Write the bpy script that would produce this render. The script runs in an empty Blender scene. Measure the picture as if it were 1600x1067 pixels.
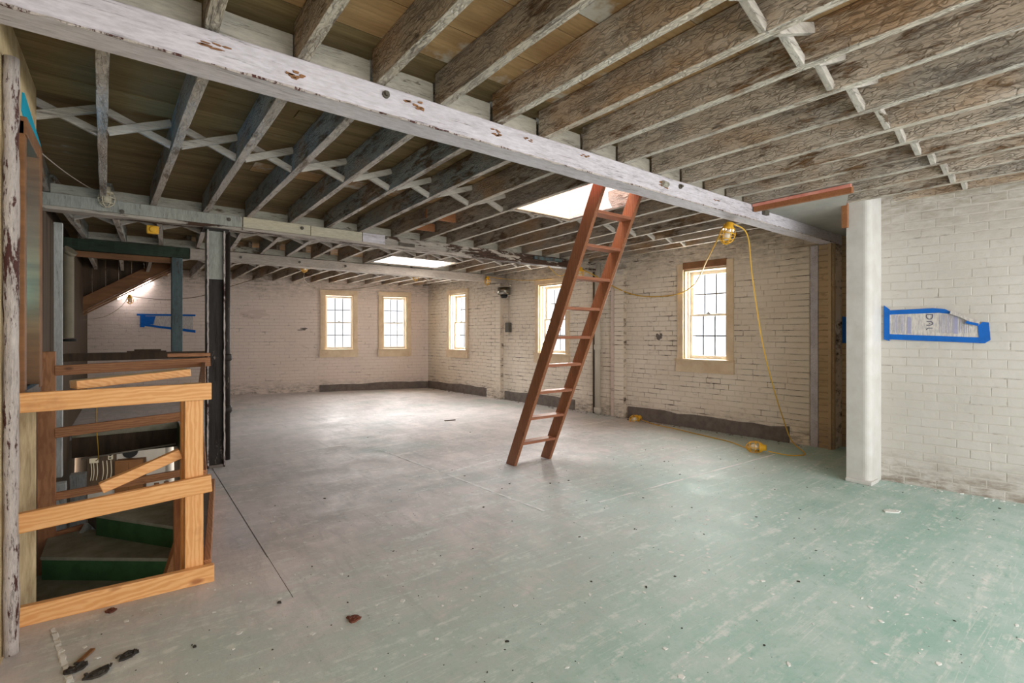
import bpy, math, random
from mathutils import Vector, Matrix
random.seed(7)
R = math.radians
S = bpy.context.scene
COL = S.collection

# ------------------------------------------------------------------ camera, sky, lights, exposure
cam = bpy.data.cameras.new('camera'); camo = bpy.data.objects.new('camera', cam); COL.objects.link(camo)
camo.location = (0, 0, 1.4); camo.rotation_euler = (R(90), 0, -math.atan2(.6115, .7912))
cam.sensor_width = 36; cam.lens = 36 * 775 / 1600; cam.shift_y = -11.5 / 1600; cam.clip_start = .02
S.camera = camo
S.view_settings.view_transform = 'Standard'; S.view_settings.look = 'None'
S.view_settings.gamma = 1; S.view_settings.use_curve_mapping = False
S.view_settings.exposure = 1.0

W = bpy.data.worlds.new('overcast'); S.world = W; W.use_nodes = True
W.node_tree.nodes['Background'].inputs[0].default_value = (.92, .96, 1, 1)
W.node_tree.nodes['Background'].inputs[1].default_value = .75

def area(name, loc, direction, sx, sy, power, color=(1, 1, 1), spread=180):
    l = bpy.data.lights.new(name, 'AREA'); l.shape = 'RECTANGLE'; l.size = sx; l.size_y = sy
    l.energy = power; l.color = color; l.spread = R(spread)
    o = bpy.data.objects.new(name, l); COL.objects.link(o); o.location = loc
    o.rotation_euler = Vector(direction).to_track_quat('-Z', 'Y').to_euler()
    return o
# fill lamp added behind the camera, then daylight of visible windows and roof openings
area('added_rear_fill', (3.0, -2.6, 1.55), (0.05, 1, -.02), 6.0, 2.2, 105, (1, .985, .96))  # unseen lamp added as broad soft fill; windows there are only assumed
WIN_RIGHT = [(.917, 1.78), (4.06, 4.97), (7.19, 8.05)]        # metres along the right wall from the far corner
WIN_BACK = [(5.516, 6.385), (6.89, 7.70)]                     # metres along the back wall from its left end
RW0 = Vector((6.21, 11.63, 0)); RWA = math.atan2(-1, .0625)
BW0 = Vector((-1.6, 13.973, 0)); BWA = math.atan2(-.30, 1)
def along(o, ang, s, n=0, z=0):                               # n: metres outwards through the wall
    return Vector((o.x + math.cos(ang) * s - math.sin(ang) * n, o.y + math.sin(ang) * s + math.cos(ang) * n, z))
def inward(ang): return (math.sin(ang), -math.cos(ang), 0)
for a, b in WIN_RIGHT:
    area('window_daylight', along(RW0, RWA, (a + b) / 2, .34, 1.69), inward(RWA), .8, 1.5, 82, (1, .97, .92))
for a, b in WIN_BACK:
    area('window_daylight', along(BW0, BWA, (a + b) / 2, .34, 1.69), inward(BWA), .8, 1.5, 48, (1, .95, .9))
area('roof_hatch_daylight', (3.44, 3.39, 3.9), (0, 0, -1), 1.0, 1.3, 44)
area('roof_light_daylight', (3.95, 7.9, 3.6), (0, 0, -1), 1.4, .9, 60)
area('lower_room_fill', (-.1, 10.6, -.7), (-.1, 1, -.35), 1.0, .5, 22, (1, .95, .88))  # added fill lamp with no visible source, brightens the dark room below
area('assumed_tarp_daylight', (-.64, 3.72, 1.95), (1, .25, .25), .4, .8, 5, (.1, .65, 1))  # assumed lamp behind the blue sheet, inferred from the cyan light

# ------------------------------------------------------------------ materials
def lin(c):
    f = lambda v: v / 12.92 if v <= .04045 else ((v + .055) / 1.055) ** 2.4
    return (f(c[0] / 255), f(c[1] / 255), f(c[2] / 255), 1)
class NT:
    def __init__(s, name):
        s.m = bpy.data.materials.new(name); s.m.use_nodes = True; s.t = s.m.node_tree
        s.b = s.t.nodes['Principled BSDF']; s.geo = s.n('ShaderNodeNewGeometry'); s.pos = s.geo.outputs['Position']
        s.info = s.n('ShaderNodeObjectInfo')
    def n(s, t): return s.t.nodes.new(t)
    def put(s, sock, v):
        if v is None: return
        if isinstance(v, bpy.types.NodeSocket): s.t.links.new(v, sock)
        else: sock.default_value = v
    def scale(s, v, sc, off=(0, 0, 0), rot=(0, 0, 0)):
        m = s.n('ShaderNodeMapping'); s.put(m.inputs[0], v); m.inputs['Scale'].default_value = sc
        m.inputs['Rotation'].default_value = rot; s.put(m.inputs['Location'], off); return m.outputs[0]
    def noise(s, v, sc=5, det=4, ro=.6, dis=0):
        n = s.n('ShaderNodeTexNoise'); s.put(n.inputs['Vector'], v); n.inputs['Scale'].default_value = sc
        n.inputs['Detail'].default_value = det; n.inputs['Roughness'].default_value = ro; n.inputs['Distortion'].default_value = dis
        return n.outputs[0]
    def vor(s, v, sc=5, feat='F1', out=0):
        n = s.n('ShaderNodeTexVoronoi'); n.feature = feat; s.put(n.inputs['Vector'], v); n.inputs['Scale'].default_value = sc
        return n.outputs[out]
    def ramp(s, f, a, b, lo=0., hi=1.):
        n = s.n('ShaderNodeMapRange'); n.clamp = True; s.put(n.inputs[0], f)
        for i, v in enumerate((a, b, lo, hi)): s.put(n.inputs[1 + i], v)
        return n.outputs[0]
    def mix(s, f, a, b, mode='MIX'):
        n = s.n('ShaderNodeMix'); n.data_type = 'RGBA'; n.blend_type = mode; s.put(n.inputs[0], f)
        s.put(n.inputs[6], a); s.put(n.inputs[7], b); return n.outputs[2]
    def math(s, op, a, b=0):
        n = s.n('ShaderNodeMath'); n.operation = op; s.put(n.inputs[0], a); s.put(n.inputs[1], b); return n.outputs[0]
    def sep(s, v):
        n = s.n('ShaderNodeSeparateXYZ'); s.put(n.inputs[0], v); return n.outputs
    def bump(s, h, st=.3, d=.01, prev=None):
        n = s.n('ShaderNodeBump'); n.inputs['Strength'].default_value = st; n.inputs['Distance'].default_value = d
        s.put(n.inputs['Height'], h)
        if prev is not None: s.put(n.inputs['Normal'], prev)
        return n.outputs[0]
    def done(s, col, rough=.7, nrm=None, spec=.3, metal=0):
        s.put(s.b.inputs['Base Color'], col); s.put(s.b.inputs['Roughness'], rough); s.b.inputs['Specular IOR Level'].default_value = spec
        s.b.inputs['Metallic'].default_value = metal
        if nrm is not None: s.put(s.b.inputs['Normal'], nrm)
        return s.m
    def rnd(s, amt=20.):                 # position shifted by a different offset for every object
        v = s.n('ShaderNodeVectorMath'); v.operation = 'ADD'; s.put(v.inputs[0], s.pos)
        c = s.n('ShaderNodeCombineXYZ'); o = s.math('MULTIPLY', s.info.outputs['Random'], amt)
        for i in range(3): s.put(c.inputs[i], o)
        s.put(v.inputs[1], c.outputs[0]); return v.outputs[0]

AX = {'x': (.2, 1, 1), 'y': (1, .2, 1), 'z': (1, 1, .2)}
AXL = {'x': (.05, 1, 1), 'y': (1, .05, 1), 'z': (1, 1, .05)}
def peeled(name, axis, paint, paint2, wood, wood2, peel=.58, soft=.04, under=None, sc=6, bump=.5, crack=.6, rough=.75, patch=.35, alli=0, stain=(186, 148, 108)):
    """old paint flaking off timber whose grain runs along the axis"""
    t = NT(name); p = t.rnd(); g = t.scale(p, AX[axis])
    n1 = t.noise(g, sc * 1.6, 10, .72, .5); n2 = t.noise(g, sc * 12, 6, .7); n3 = t.noise(p, 1.3, 4, .6); n4 = t.noise(g, sc * 5, 8, .75, .3)
    big = t.math('ADD', t.math('ADD', t.math('MULTIPLY', n1, .6), t.math('MULTIPLY', n4, .4)), t.math('MULTIPLY', t.math('SUBTRACT', n3, .5), patch))
    mask = t.ramp(big, peel, peel + soft)
    pc = t.mix(t.ramp(t.noise(g, sc, 5, .65), .35, .65), lin(paint), lin(paint2))
    um = None
    if under is not None:
        nz = t.sep(t.geo.outputs['True Normal'])[2]; um = t.ramp(nz, -.5, -.8)
        pc = t.mix(um, pc, lin(under)); mask = t.math('MULTIPLY', mask, t.ramp(um, 0, 1, 1, .8))
    wc = t.mix(t.ramp(n2, .35, .65), lin(wood), lin(wood2))
    c = t.mix(mask, pc, wc)
    c = t.mix(t.ramp(n2, .3, .62, .3, 0), c, lin((70, 58, 48)), 'MULTIPLY')
    h = t.math('SUBTRACT', t.math('MULTIPLY', n4, .9), t.math('MULTIPLY', mask, .5))
    if crack:
        q = t.noise(t.scale(p, AXL[axis]), sc * 4, 5, .6, .6); k = t.math('ABSOLUTE', t.math('SUBTRACT', q, .5))
        ck = t.math('MULTIPLY', t.ramp(k, .003, .014, 1, 0), t.ramp(t.noise(g, sc * 2, 4, .6), .48, .58))
        c = t.mix(t.math('MULTIPLY', ck, crack), c, lin((62, 50, 40))); h = t.math('SUBTRACT', h, t.math('MULTIPLY', ck, .5))
    if alli:
        w = t.n('ShaderNodeVectorMath'); w.operation = 'MULTIPLY_ADD'; nn = t.n('ShaderNodeTexNoise'); nn.inputs['Scale'].default_value = 14; t.put(nn.inputs['Vector'], p)
        t.put(w.inputs[0], nn.outputs[1]); w.inputs[1].default_value = (.05, .05, .05); t.put(w.inputs[2], p)
        f = tuple(.25 if v < 1 else 1 for v in AX[axis]); va = t.vor(t.scale(w.outputs[0], f), 58, 'DISTANCE_TO_EDGE')
        ac = t.math('MULTIPLY', t.ramp(va, .01, .16, 1, 0), t.ramp(n4, .42, .60)); vis = t.math('MULTIPLY', ac, t.ramp(um, 0, 1, alli, alli * .3) if um is not None else alli)
        tn = t.noise(t.scale(p, tuple(.5 if v < 1 else 1 for v in AX[axis])), 2.2, 5, .6); tg = t.noise(t.scale(p, tuple(.6 if v < 1 else 1 for v in AX[axis]), (7, 3, 5)), 1.7, 5, .6)
        side = t.ramp(um, 0, 1, 1, .35) if um is not None else 1.
        c = t.mix(t.math('MULTIPLY', t.ramp(tn, .50, .66, 0, .7), side), c, lin(stain)); c = t.mix(t.math('MULTIPLY', t.ramp(tg, .54, .66, 0, .6), side), c, lin((150, 148, 144)))
        c = t.mix(vis, c, lin((84, 68, 54))); h = t.math('SUBTRACT', h, t.math('MULTIPLY', ac, 1.0))
    return t.done(c, rough, t.bump(h, bump, .012), .25)

M = {}
M['beam_white'] = peeled('white_beam_paint', 'x', (218, 213, 220), (202, 196, 202), (120, 92, 72), (70, 54, 44), .68, .02, bump=.35)
M['beam_cream'] = peeled('cream_board', 'x', (208, 198, 172), (196, 190, 170), (170, 150, 110), (140, 120, 90), .75, .03, bump=.2, crack=0)
M['beam_mottled'] = peeled('mottled_beam', 'x', (200, 188, 174), (172, 164, 154), (96, 70, 54), (52, 42, 36), .50, .015, sc=5, bump=.9, patch=.25)
M['beam_grey'] = peeled('grey_beam_paint', 'x', (188, 176, 164), (168, 158, 148), (110, 88, 70), (70, 56, 46), .64, .03, bump=.4)
M['beam_green'] = peeled('green_peeling_beam', 'x', (58, 74, 58), (44, 56, 46), (150, 150, 140), (40, 36, 28), .62, .02, sc=4, bump=.5)
M['joist_left'] = peeled('blue_grey_joist', 'y', (178, 180, 174), (156, 160, 154), (140, 118, 94), (100, 84, 66), .53, .06, under=(206, 196, 186), sc=7, bump=.9, alli=.2)
M['joist_mid'] = peeled('grey_beige_joist', 'y', (196, 183, 167), (174, 162, 148), (140, 114, 90), (100, 80, 64), .53, .06, under=(206, 198, 184), sc=7, bump=.9, alli=.2)
M['joist_right'] = peeled('beige_joist', 'y', (226, 214, 200), (208, 194, 178), (176, 140, 104), (118, 92, 70), .54, .06, under=(222, 214, 200), sc=7, bump=.9, alli=.2)
M['block'] = peeled('painted_blocking', 'x', (196, 190, 176), (172, 168, 154), (120, 104, 84), (80, 68, 54), .6, .03, bump=.5)
M['strut'] = peeled('painted_strut', 'x', (204, 198, 188), (184, 176, 166), (120, 104, 84), (80, 66, 52), .62, .03, bump=.5)
M['orange_wood'] = peeled('raw_orange_block', 'x', (168, 114, 76), (152, 100, 66), (134, 86, 56), (178, 124, 84), .6, .1, bump=.2, crack=0)
M['deck'] = None
def deck(name, a, b, white, amount):
    t = NT(name); p = t.rnd(); g = t.scale(p, (.1, 1, 1))
    n1 = t.noise(g, 6, 8, .65, .6); n2 = t.noise(g, 60, 5, .7); n3 = t.noise(p, 2.2, 5, .65)
    c = t.mix(t.ramp(n1, .35, .65), lin(a), lin(b)); c = t.mix(t.ramp(n2, .35, .7, .3, 0), c, lin((58, 44, 30)), 'MULTIPLY')
    c = t.mix(t.math('MULTIPLY', t.info.outputs['Random'], .35), c, lin((120, 96, 66)))
    c = t.mix(t.ramp(n3, amount, amount + .08, 0, .8), c, lin(white))
    return t.done(c, .8, t.bump(n2, .5, .006), .2)
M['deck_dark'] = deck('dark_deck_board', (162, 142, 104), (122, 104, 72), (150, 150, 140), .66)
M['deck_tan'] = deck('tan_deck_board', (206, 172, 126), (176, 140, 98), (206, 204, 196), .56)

def brickpaint(name, a, b, dirt, dmin=.6, warm=None):
    t = NT(name); p = t.pos
    n1 = t.noise(p, 1.1, 5, .6); n2 = t.noise(p, 24, 6, .65); n3 = t.noise(t.scale(p, (1, 1, 3)), 7, 6, .7)
    c = t.mix(t.ramp(n1, .38, .64), lin(a), lin(b))
    c = t.mix(t.ramp(t.math('ADD', n3, t.math('MULTIPLY', t.info.outputs['Random'], .06)), dmin, dmin + .12, 0, .65), c, lin(dirt))
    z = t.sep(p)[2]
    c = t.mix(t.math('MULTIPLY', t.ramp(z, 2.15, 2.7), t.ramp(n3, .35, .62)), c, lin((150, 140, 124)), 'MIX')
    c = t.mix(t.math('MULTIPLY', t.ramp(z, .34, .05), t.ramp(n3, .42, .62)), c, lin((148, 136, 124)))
    h = t.math('ADD', t.math('MULTIPLY', n2, .5), t.noise(p, 9, 4, .6))
    return t.done(c, .62, t.bump(h, .45, .012), .35)
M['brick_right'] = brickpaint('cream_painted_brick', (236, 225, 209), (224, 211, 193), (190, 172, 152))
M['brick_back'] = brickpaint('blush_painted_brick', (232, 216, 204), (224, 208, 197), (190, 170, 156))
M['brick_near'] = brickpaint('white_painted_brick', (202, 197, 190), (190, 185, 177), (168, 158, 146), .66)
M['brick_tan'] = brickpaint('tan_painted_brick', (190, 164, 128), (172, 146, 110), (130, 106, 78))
def mortar(name, a, dark, lo, hi):
    t = NT(name); p = t.pos; n = t.noise(t.scale(p, (1, 1, 2.5)), 3.2, 8, .72)
    c = t.mix(t.ramp(n, lo, hi), lin(a), lin(dark)); return t.done(c, .9, t.bump(t.noise(p, 40, 3, .6), .4, .005), .1)
M['mortar'] = mortar('painted_mortar', (214, 200, 182), (84, 66, 52), .50, .64)
M['mortar_back'] = mortar('painted_mortar_back', (216, 198, 186), (104, 84, 70), .54, .70)
M['mortar_near'] = mortar('painted_mortar_near', (192, 186, 178), (104, 92, 80), .56, .74)
M['mortar_tan'] = mortar('painted_mortar_tan', (166, 142, 110), (116, 94, 70), .48, .66)

def simple(name, col, rough=.6, var=.12, sc=6, bump=.15, metal=0, col2=None, spec=.3, stretch=(1, 1, 1)):
    t = NT(name); p = t.scale(t.rnd(), stretch); n = t.noise(p, sc, 6, .65)
    c2 = lin(col2) if col2 else tuple(v * (1 - var * 2) for v in lin(col)[:3]) + (1,)
    c = t.mix(t.ramp(n, .35, .68), lin(col), c2)
    return t.done(c, rough, t.bump(n, bump, .006), spec, metal)
M['plaster_white'] = simple('white_plaster', (212, 210, 206), .55, .06, 5, .3, col2=(198, 194, 188))
M['plaster_yellow'] = simple('yellowed_plaster', (218, 198, 156), .8, .2, 5, .8, col2=(166, 140, 102))
M['cement'] = simple('grey_cement', (126, 116, 108), .85, .2, 9, .6, col2=(102, 92, 86))
M['trim'] = simple('cream_trim_paint', (226, 206, 176), .5, .06, 5, .1, col2=(206, 180, 146))
M['jamb'] = simple('old_jamb_paint', (196, 178, 146), .55, .06, 5, .1, col2=(180, 156, 122))
M['trim_brown'] = simple('brown_trim', (150, 108, 72), .6, .1, 5, .15, col2=(120, 82, 54))
M['sash'] = simple('sash_paint', (205, 203, 198), .45, .06, 5, .05)
M['muntin'] = simple('muntin_paint', (84, 84, 88), .5, .06, 5, .05)
M['yellow'] = simple('yellow_plastic', (232, 176, 46), .4, .05, 5, .02)
M['cord'] = simple('yellow_cord', (214, 168, 62), .5, .05, 5, .02)
M['cord_dark'] = simple('dull_cord', (120, 100, 62), .6, .05, 5, .02)
M['bulb'] = simple('frosted_bulb', (236, 226, 206), .25, .03, 5, 0)
M['blue_tape'] = simple('blue_masking_tape', (10, 100, 190), .55, .1, 14, .2)
M['black'] = simple('black_metal', (24, 24, 24), .5, .1, 6, .1)
M['steel'] = simple('bright_steel', (150, 146, 136), .3, .2, 6, .1, 1)
M['grey_box'] = simple('grey_metal_box', (96, 90, 80), .5, .1, 6, .1)
M['pipe_white'] = simple('painted_pipe', (206, 196, 180), .45, .08, 5, .15)
M['hose'] = simple('grey_corrugated_hose', (132, 124, 104), .55, .1, 5, .1)
M['brown_board'] = simple('brown_stained_board', (142, 98, 62), .6, .1, 5, .25, col2=(106, 72, 44), stretch=(.3, 1, 2))
M['dark_board'] = simple('dark_board', (86, 70, 54), .8, .1, 5, .3, col2=(60, 48, 38), stretch=(2, 2, .3))
M['stair_green'] = simple('green_stair_paint', (72, 112, 70), .5, .1, 6, .15, col2=(58, 92, 58))
M['tread'] = simple('worn_tread', (164, 158, 138), .75, .1, 6, .2, col2=(126, 126, 104))
M['gypsum'] = simple('grey_gypsum', (178, 176, 170), .8, .06, 2.5, .05, col2=(158, 156, 150))
M['lower_plaster'] = simple('lower_room_plaster', (182, 176, 166), .8, .1, 3, .2)
M['rust_post'] = peeled('peeling_post', 'z', (206, 196, 190), (190, 178, 172), (104, 66, 60), (70, 42, 40), .53, .02, sc=14, bump=.6)
M['white_post'] = peeled('white_post', 'z', (206, 208, 204), (188, 190, 188), (120, 108, 92), (90, 80, 66), .64, .03, bump=.4)
M['black_post'] = peeled('black_peeling_column', 'z', (54, 46, 40), (40, 34, 30), (170, 160, 148), (104, 82, 68), .59, .02, sc=9, bump=.5, rough=.5)
M['column_white'] = peeled('white_column_paint', 'z', (176, 176, 166), (160, 162, 154), (60, 52, 46), (40, 36, 32), .7, .02, bump=.4)
M['blue_post'] = peeled('blue_grey_post', 'z', (96, 112, 114), (80, 92, 94), (86, 68, 52), (60, 48, 38), .56, .04, bump=.4)
M['leaf'] = simple('dry_leaf', (120, 70, 52), .8, .1, 20, .2, col2=(84, 48, 38))
M['soot'] = simple('black_dirt', (44, 40, 38), .9, .1, 20, .3, col2=(74, 68, 62))
M['flake'] = simple('paint_flake', (222, 222, 218), .7, .05, 9, .1)
M['seam'] = simple('seam_filler', (226, 224, 222), .6, .1, 9, .2, col2=(200, 202, 200))
M['pink'] = simple('pink_primed_board', (226, 160, 146), .6, .1, 5, .2, col2=(206, 120, 104))
M['new_pine'] = simple('pale_pine_board', (244, 228, 198), .55, .06, 5, .1, col2=(236, 212, 172))
M['curb_white'] = peeled('white_curb', 'y', (232, 228, 224), (220, 214, 210), (150, 110, 100), (120, 90, 84), .62, .02, bump=.5)
M['ink'] = simple('blue_grey_ink', (92, 92, 112), .6, .02, 5, 0)
M['band'] = simple('lilac_print', (160, 160, 188), .6, .05, 30, 0)
M['brown_cab'] = simple('brown_cabinet', (116, 78, 44), .6, .1, 6, .1)
M['ivory'] = simple('ivory_plate', (206, 196, 172), .5, .03, 6, 0)
def lumber(name, axis, a, b, knot, rough=.55):
    t = NT(name); p = t.rnd(); g = t.scale(p, AX[axis])
    n0 = t.noise(g, 7, 3, .5); w = t.n('ShaderNodeTexWave'); w.wave_type = 'RINGS'; w.rings_direction = {'x': 'X', 'y': 'Y', 'z': 'Z'}[axis]
    t.put(w.inputs['Vector'], t.scale(g, (1, 1, 1))); w.inputs['Scale'].default_value = 24; w.inputs['Distortion'].default_value = 7
    w.inputs['Detail'].default_value = 3; w.inputs['Detail Scale'].default_value = 1.4
    c = t.mix(t.ramp(w.outputs[1], .1, .9), lin(a), lin(b)); c = t.mix(t.ramp(n0, .45, .7, 0, .6), c, lin(b))
    k = t.vor(t.scale(p, tuple(.45 if v < .5 else 1 for v in AX[axis])), 5.5); c = t.mix(t.ramp(k, .05, .11, .85, 0), c, lin(knot))
    c = t.mix(t.ramp(t.noise(p, 3, 5, .7), .58, .72, 0, .35), c, lin(knot), 'MIX')
    f = t.noise(g, 90, 4, .6); return t.done(c, rough, t.bump(f, .15, .003), .3)
for a in 'xyz':
    M['pine_' + a] = lumber('new_pine_lumber_' + a, a, (234, 180, 122), (220, 158, 98), (160, 98, 58))
    M['oldpine_' + a] = lumber('weathered_lumber_' + a, a, (178, 124, 82), (154, 102, 66), (104, 66, 42))
M['ladder'] = lumber('red_brown_ladder_wood', 'z', (152, 102, 70), (130, 82, 56), (80, 48, 34), .42)
M['rung'] = lumber('worn_rung_wood', 'x', (162, 108, 82), (140, 88, 64), (92, 58, 40), .5)

def floor_mat(name='painted_floor'):
    t = NT(name); p = t.pos; x, y, z = t.sep(p)
    n0 = t.noise(p, .55, 6, .62); n1 = t.noise(p, 2.4, 9, .72, .3); n2 = t.noise(p, 16, 8, .75); n3 = t.noise(p, 70, 6, .75)
    s1 = t.noise(t.scale(p, (.25, 2.2, 1), rot=(0, 0, .62)), 5, 9, .75, .5); s2 = t.noise(t.scale(p, (1.6, .3, 1), rot=(0, 0, .3)), 6, 9, .75, .5)
    # bare dusty grey towards the far and stair side, green paint kept in the front
    d = t.math('ADD', t.math('MULTIPLY', x, .13), t.math('MULTIPLY', y, -.42))
    g = t.math('ADD', t.math('ADD', d, t.math('MULTIPLY', t.math('SUBTRACT', n0, .5), 1.2)), t.math('MULTIPLY', t.math('SUBTRACT', n1, .5), 1.6))
    g = t.math('ADD', g, t.math('ADD', t.math('MULTIPLY', t.math('SUBTRACT', s1, .5), 1.5), t.math('MULTIPLY', t.math('SUBTRACT', n2, .5), 1.3)))
    m = t.ramp(g, -1.35, -.25)
    green = t.mix(t.ramp(n1, .4, .62), lin((152, 185, 174)), lin((184, 201, 195)))
    green = t.mix(t.ramp(n2, .54, .66, 0, .85), green, lin((124, 165, 152)))
    green = t.mix(t.ramp(n3, .54, .70, 0, .4), green, lin((104, 144, 132)))
    grey = t.mix(t.ramp(n1, .38, .62), lin((212, 203, 202)), lin((188, 184, 183)))
    grey = t.mix(t.ramp(s2, .50, .66, 0, .6), grey, lin((168, 164, 164)))
    grey = t.mix(t.ramp(n0, .54, .66, 0, .65), grey, lin((164, 180, 176)))
    grey = t.mix(t.ramp(n3, .55, .72, 0, .4), grey, lin((150, 145, 142)))
    c = t.mix(m, grey, green)
    c = t.mix(t.ramp(t.math('ADD', t.math('MULTIPLY', n2, .6), t.math('MULTIPLY', s1, .6)), .625, .72, 0, .7), c, lin((226, 224, 221)))   # scuffed white
    for ang, sc, th, k0 in ((.5, 3.0, .03, .50), (2.2, 2.3, .026, .52), (1.3, 4.1, .03, .55)):                                               # scratches
        q = t.scale(p, (.3, 7, 1), rot=(0, 0, ang)); v = t.vor(q, sc, 'DISTANCE_TO_EDGE')
        k = t.math('MULTIPLY', t.ramp(v, 0, th, 1, 0), t.ramp(t.noise(p, 3.3 * ang, 6, .75), k0, k0 + .12))
        c = t.mix(t.math('MULTIPLY', k, .6), c, lin((222, 222, 218)))
    c = t.mix(t.ramp(n3, .60, .70, 0, .6), c, lin((226, 226, 222)))
    c = t.mix(t.ramp(t.noise(p, 42, 5, .65), .66, .72, 0, .75), c, lin((96, 94, 90)))
    rough = t.ramp(n1, .35, .7, .44, .72)
    h = t.math('ADD', t.math('MULTIPLY', n2, .7), t.math('MULTIPLY', n3, .4))
    return t.done(c, rough, t.bump(h, .35, .008), .32)
M['floor'] = floor_mat()
def plastic_mat():
    t = NT('clear_printed_plastic'); p = t.pos
    n = t.noise(t.scale(p, (14, 14, 3)), 6, 4, .6); c = t.mix(t.ramp(n, .4, .62), lin((206, 200, 194)), lin((176, 172, 172)))
    return t.done(c, .22, t.bump(t.noise(p, 12, 4, .6), .5, .01), .5)
M['plastic'] = plastic_mat()
def glass_mat():
    m = bpy.data.materials.new('window_glass'); m.use_nodes = True; nt = m.node_tree; nt.nodes.clear()
    o = nt.nodes.new('ShaderNodeOutputMaterial'); tr = nt.nodes.new('ShaderNodeBsdfTransparent'); gl = nt.nodes.new('ShaderNodeBsdfGlossy')
    tr.inputs[0].default_value = (.96, .97, .98, 1); gl.inputs['Roughness'].default_value = .05
    x = nt.nodes.new('ShaderNodeMixShader'); x.inputs[0].default_value = .05
    nt.links.new(tr.outputs[0], x.inputs[1]); nt.links.new(gl.outputs[0], x.inputs[2]); nt.links.new(x.outputs[0], o.inputs[0]); return m
M['glass'] = glass_mat()
def tarp_mat():
    m = bpy.data.materials.new('blue_tarp'); m.use_nodes = True; nt = m.node_tree; nt.nodes.clear()
    o = nt.nodes.new('ShaderNodeOutputMaterial'); tr = nt.nodes.new('ShaderNodeBsdfTranslucent'); d = nt.nodes.new('ShaderNodeBsdfDiffuse')
    tr.inputs[0].default_value = (.1, .72, .95, 1); d.inputs[0].default_value = (.06, .6, .9, 1)
    x = nt.nodes.new('ShaderNodeMixShader'); x.inputs[0].default_value = .4
    nt.links.new(tr.outputs[0], x.inputs[1]); nt.links.new(d.outputs[0], x.inputs[2]); nt.links.new(x.outputs[0], o.inputs[0]); return m
M['tarp'] = tarp_mat()
def emit(name, col, st):
    m = bpy.data.materials.new(name); m.use_nodes = True; b = m.node_tree.nodes['Principled BSDF']
    b.inputs['Base Color'].default_value = (1, 1, 1, 1); b.inputs['Emission Color'].default_value = col; b.inputs['Emission Strength'].default_value = st; return m
M['tube_light'] = emit('lit_fluorescent_tube', (1, .93, .96, 1), 14)

# ------------------------------------------------------------------ mesh helpers
class MB:
    def __init__(s): s.v = []; s.f = []; s.sm = []
    def add(s, vs, fs, smooth=False):
        o = len(s.v); s.v += [tuple(v) for v in vs]; s.f += [tuple(i + o for i in f) for f in fs]; s.sm += [smooth] * len(fs)
    def box(s, x0, x1, y0, y1, z0, z1, mtx=None):
        vs = [Vector((x, y, z)) for z in (z0, z1) for y in (y0, y1) for x in (x0, x1)]
        if mtx is not None: vs = [mtx @ v for v in vs]
        s.add(vs, [(0, 2, 3, 1), (4, 5, 7, 6), (0, 1, 5, 4), (2, 6, 7, 3), (0, 4, 6, 2), (1, 3, 7, 5)])
    def bar(s, a, b, w, h, up=(0, 0, 1), seg=1, jit=0, rnd=None):
        """rectangular bar from a to b: w across, h along up; optional waviness"""
        a = Vector(a); b = Vector(b); d = (b - a).normalized(); up = Vector(up)
        side = d.cross(up).normalized(); up = side.cross(d).normalized(); r = rnd or random
        base = len(s.v)
        for i in range(seg + 1):
            c = a.lerp(b, i / seg); j = lambda: (r.random() - .5) * 2 * jit
            for sx, sz in ((-1, -1), (1, -1), (1, 1), (-1, 1)):
                s.v.append(tuple(c + side * (sx * w / 2 + j()) + up * (sz * h / 2 + j())))
        for i in range(seg):
            o = base + 4 * i
            for k in range(4): s.f.append((o + k, o + (k + 1) % 4, o + 4 + (k + 1) % 4, o + 4 + k)); s.sm.append(False)
        s.f.append((base + 3, base + 2, base + 1, base)); e = base + 4 * seg; s.f.append((e, e + 1, e + 2, e + 3)); s.sm += [False, False]
    def tube(s, pts, r, n=8, cap=True):
        pts = [Vector(p) for p in pts]; base = len(s.v); m = len(pts); prev = None
        for i, p in enumerate(pts):
            d = (pts[min(i + 1, m - 1)] - pts[max(i - 1, 0)]).normalized()
            if prev is None: u = d.orthogonal().normalized()
            else:
                u = prev - d * prev.dot(d)
                u = u.normalized() if u.length > 1e-6 else d.orthogonal().normalized()
            prev = u; w = d.cross(u); rr = r[i] if isinstance(r, (list, tuple)) else r
            for k in range(n): a = 2 * math.pi * k / n; s.v.append(tuple(p + (u * math.cos(a) + w * math.sin(a)) * rr))
        for i in range(m - 1):
            for k in range(n):
                o = base + i * n; s.f.append((o + k, o + (k + 1) % n, o + n + (k + 1) % n, o + n + k)); s.sm.append(True)
        if cap:
            s.f.append(tuple(base + k for k in reversed(range(n)))); s.f.append(tuple(base + (m - 1) * n + k for k in range(n))); s.sm += [False, False]
    def prism(s, poly, z0, z1, mtx=None, smooth=False):
        n = len(poly); vs = [Vector((x, y, z)) for z in (z0, z1) for x, y in poly]
        if mtx is not None: vs = [mtx @ v for v in vs]
        s.add(vs, [tuple(reversed(range(n))), tuple(range(n, 2 * n))]); o = len(s.v) - 2 * n
        for k in range(n): s.f.append((o + k, o + (k + 1) % n, o + n + (k + 1) % n, o + n + k)); s.sm.append(smooth)
    def build(s, name, mat, parent=None, bevel=0, loc=None):
        me = bpy.data.meshes.new(name); me.from_pydata(s.v, [], s.f); me.update()
        if any(s.sm): me.polygons.foreach_set('use_smooth', s.sm)
        me.materials.append(mat); o = bpy.data.objects.new(name, me); COL.objects.link(o)
        if parent: o.parent = parent
        if loc: o.location = loc
        if bevel:
            b = o.modifiers.new('edge', 'BEVEL'); b.width = bevel; b.segments = 2; b.limit_method = 'ANGLE'; b.angle_limit = R(50)
        return o
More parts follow.
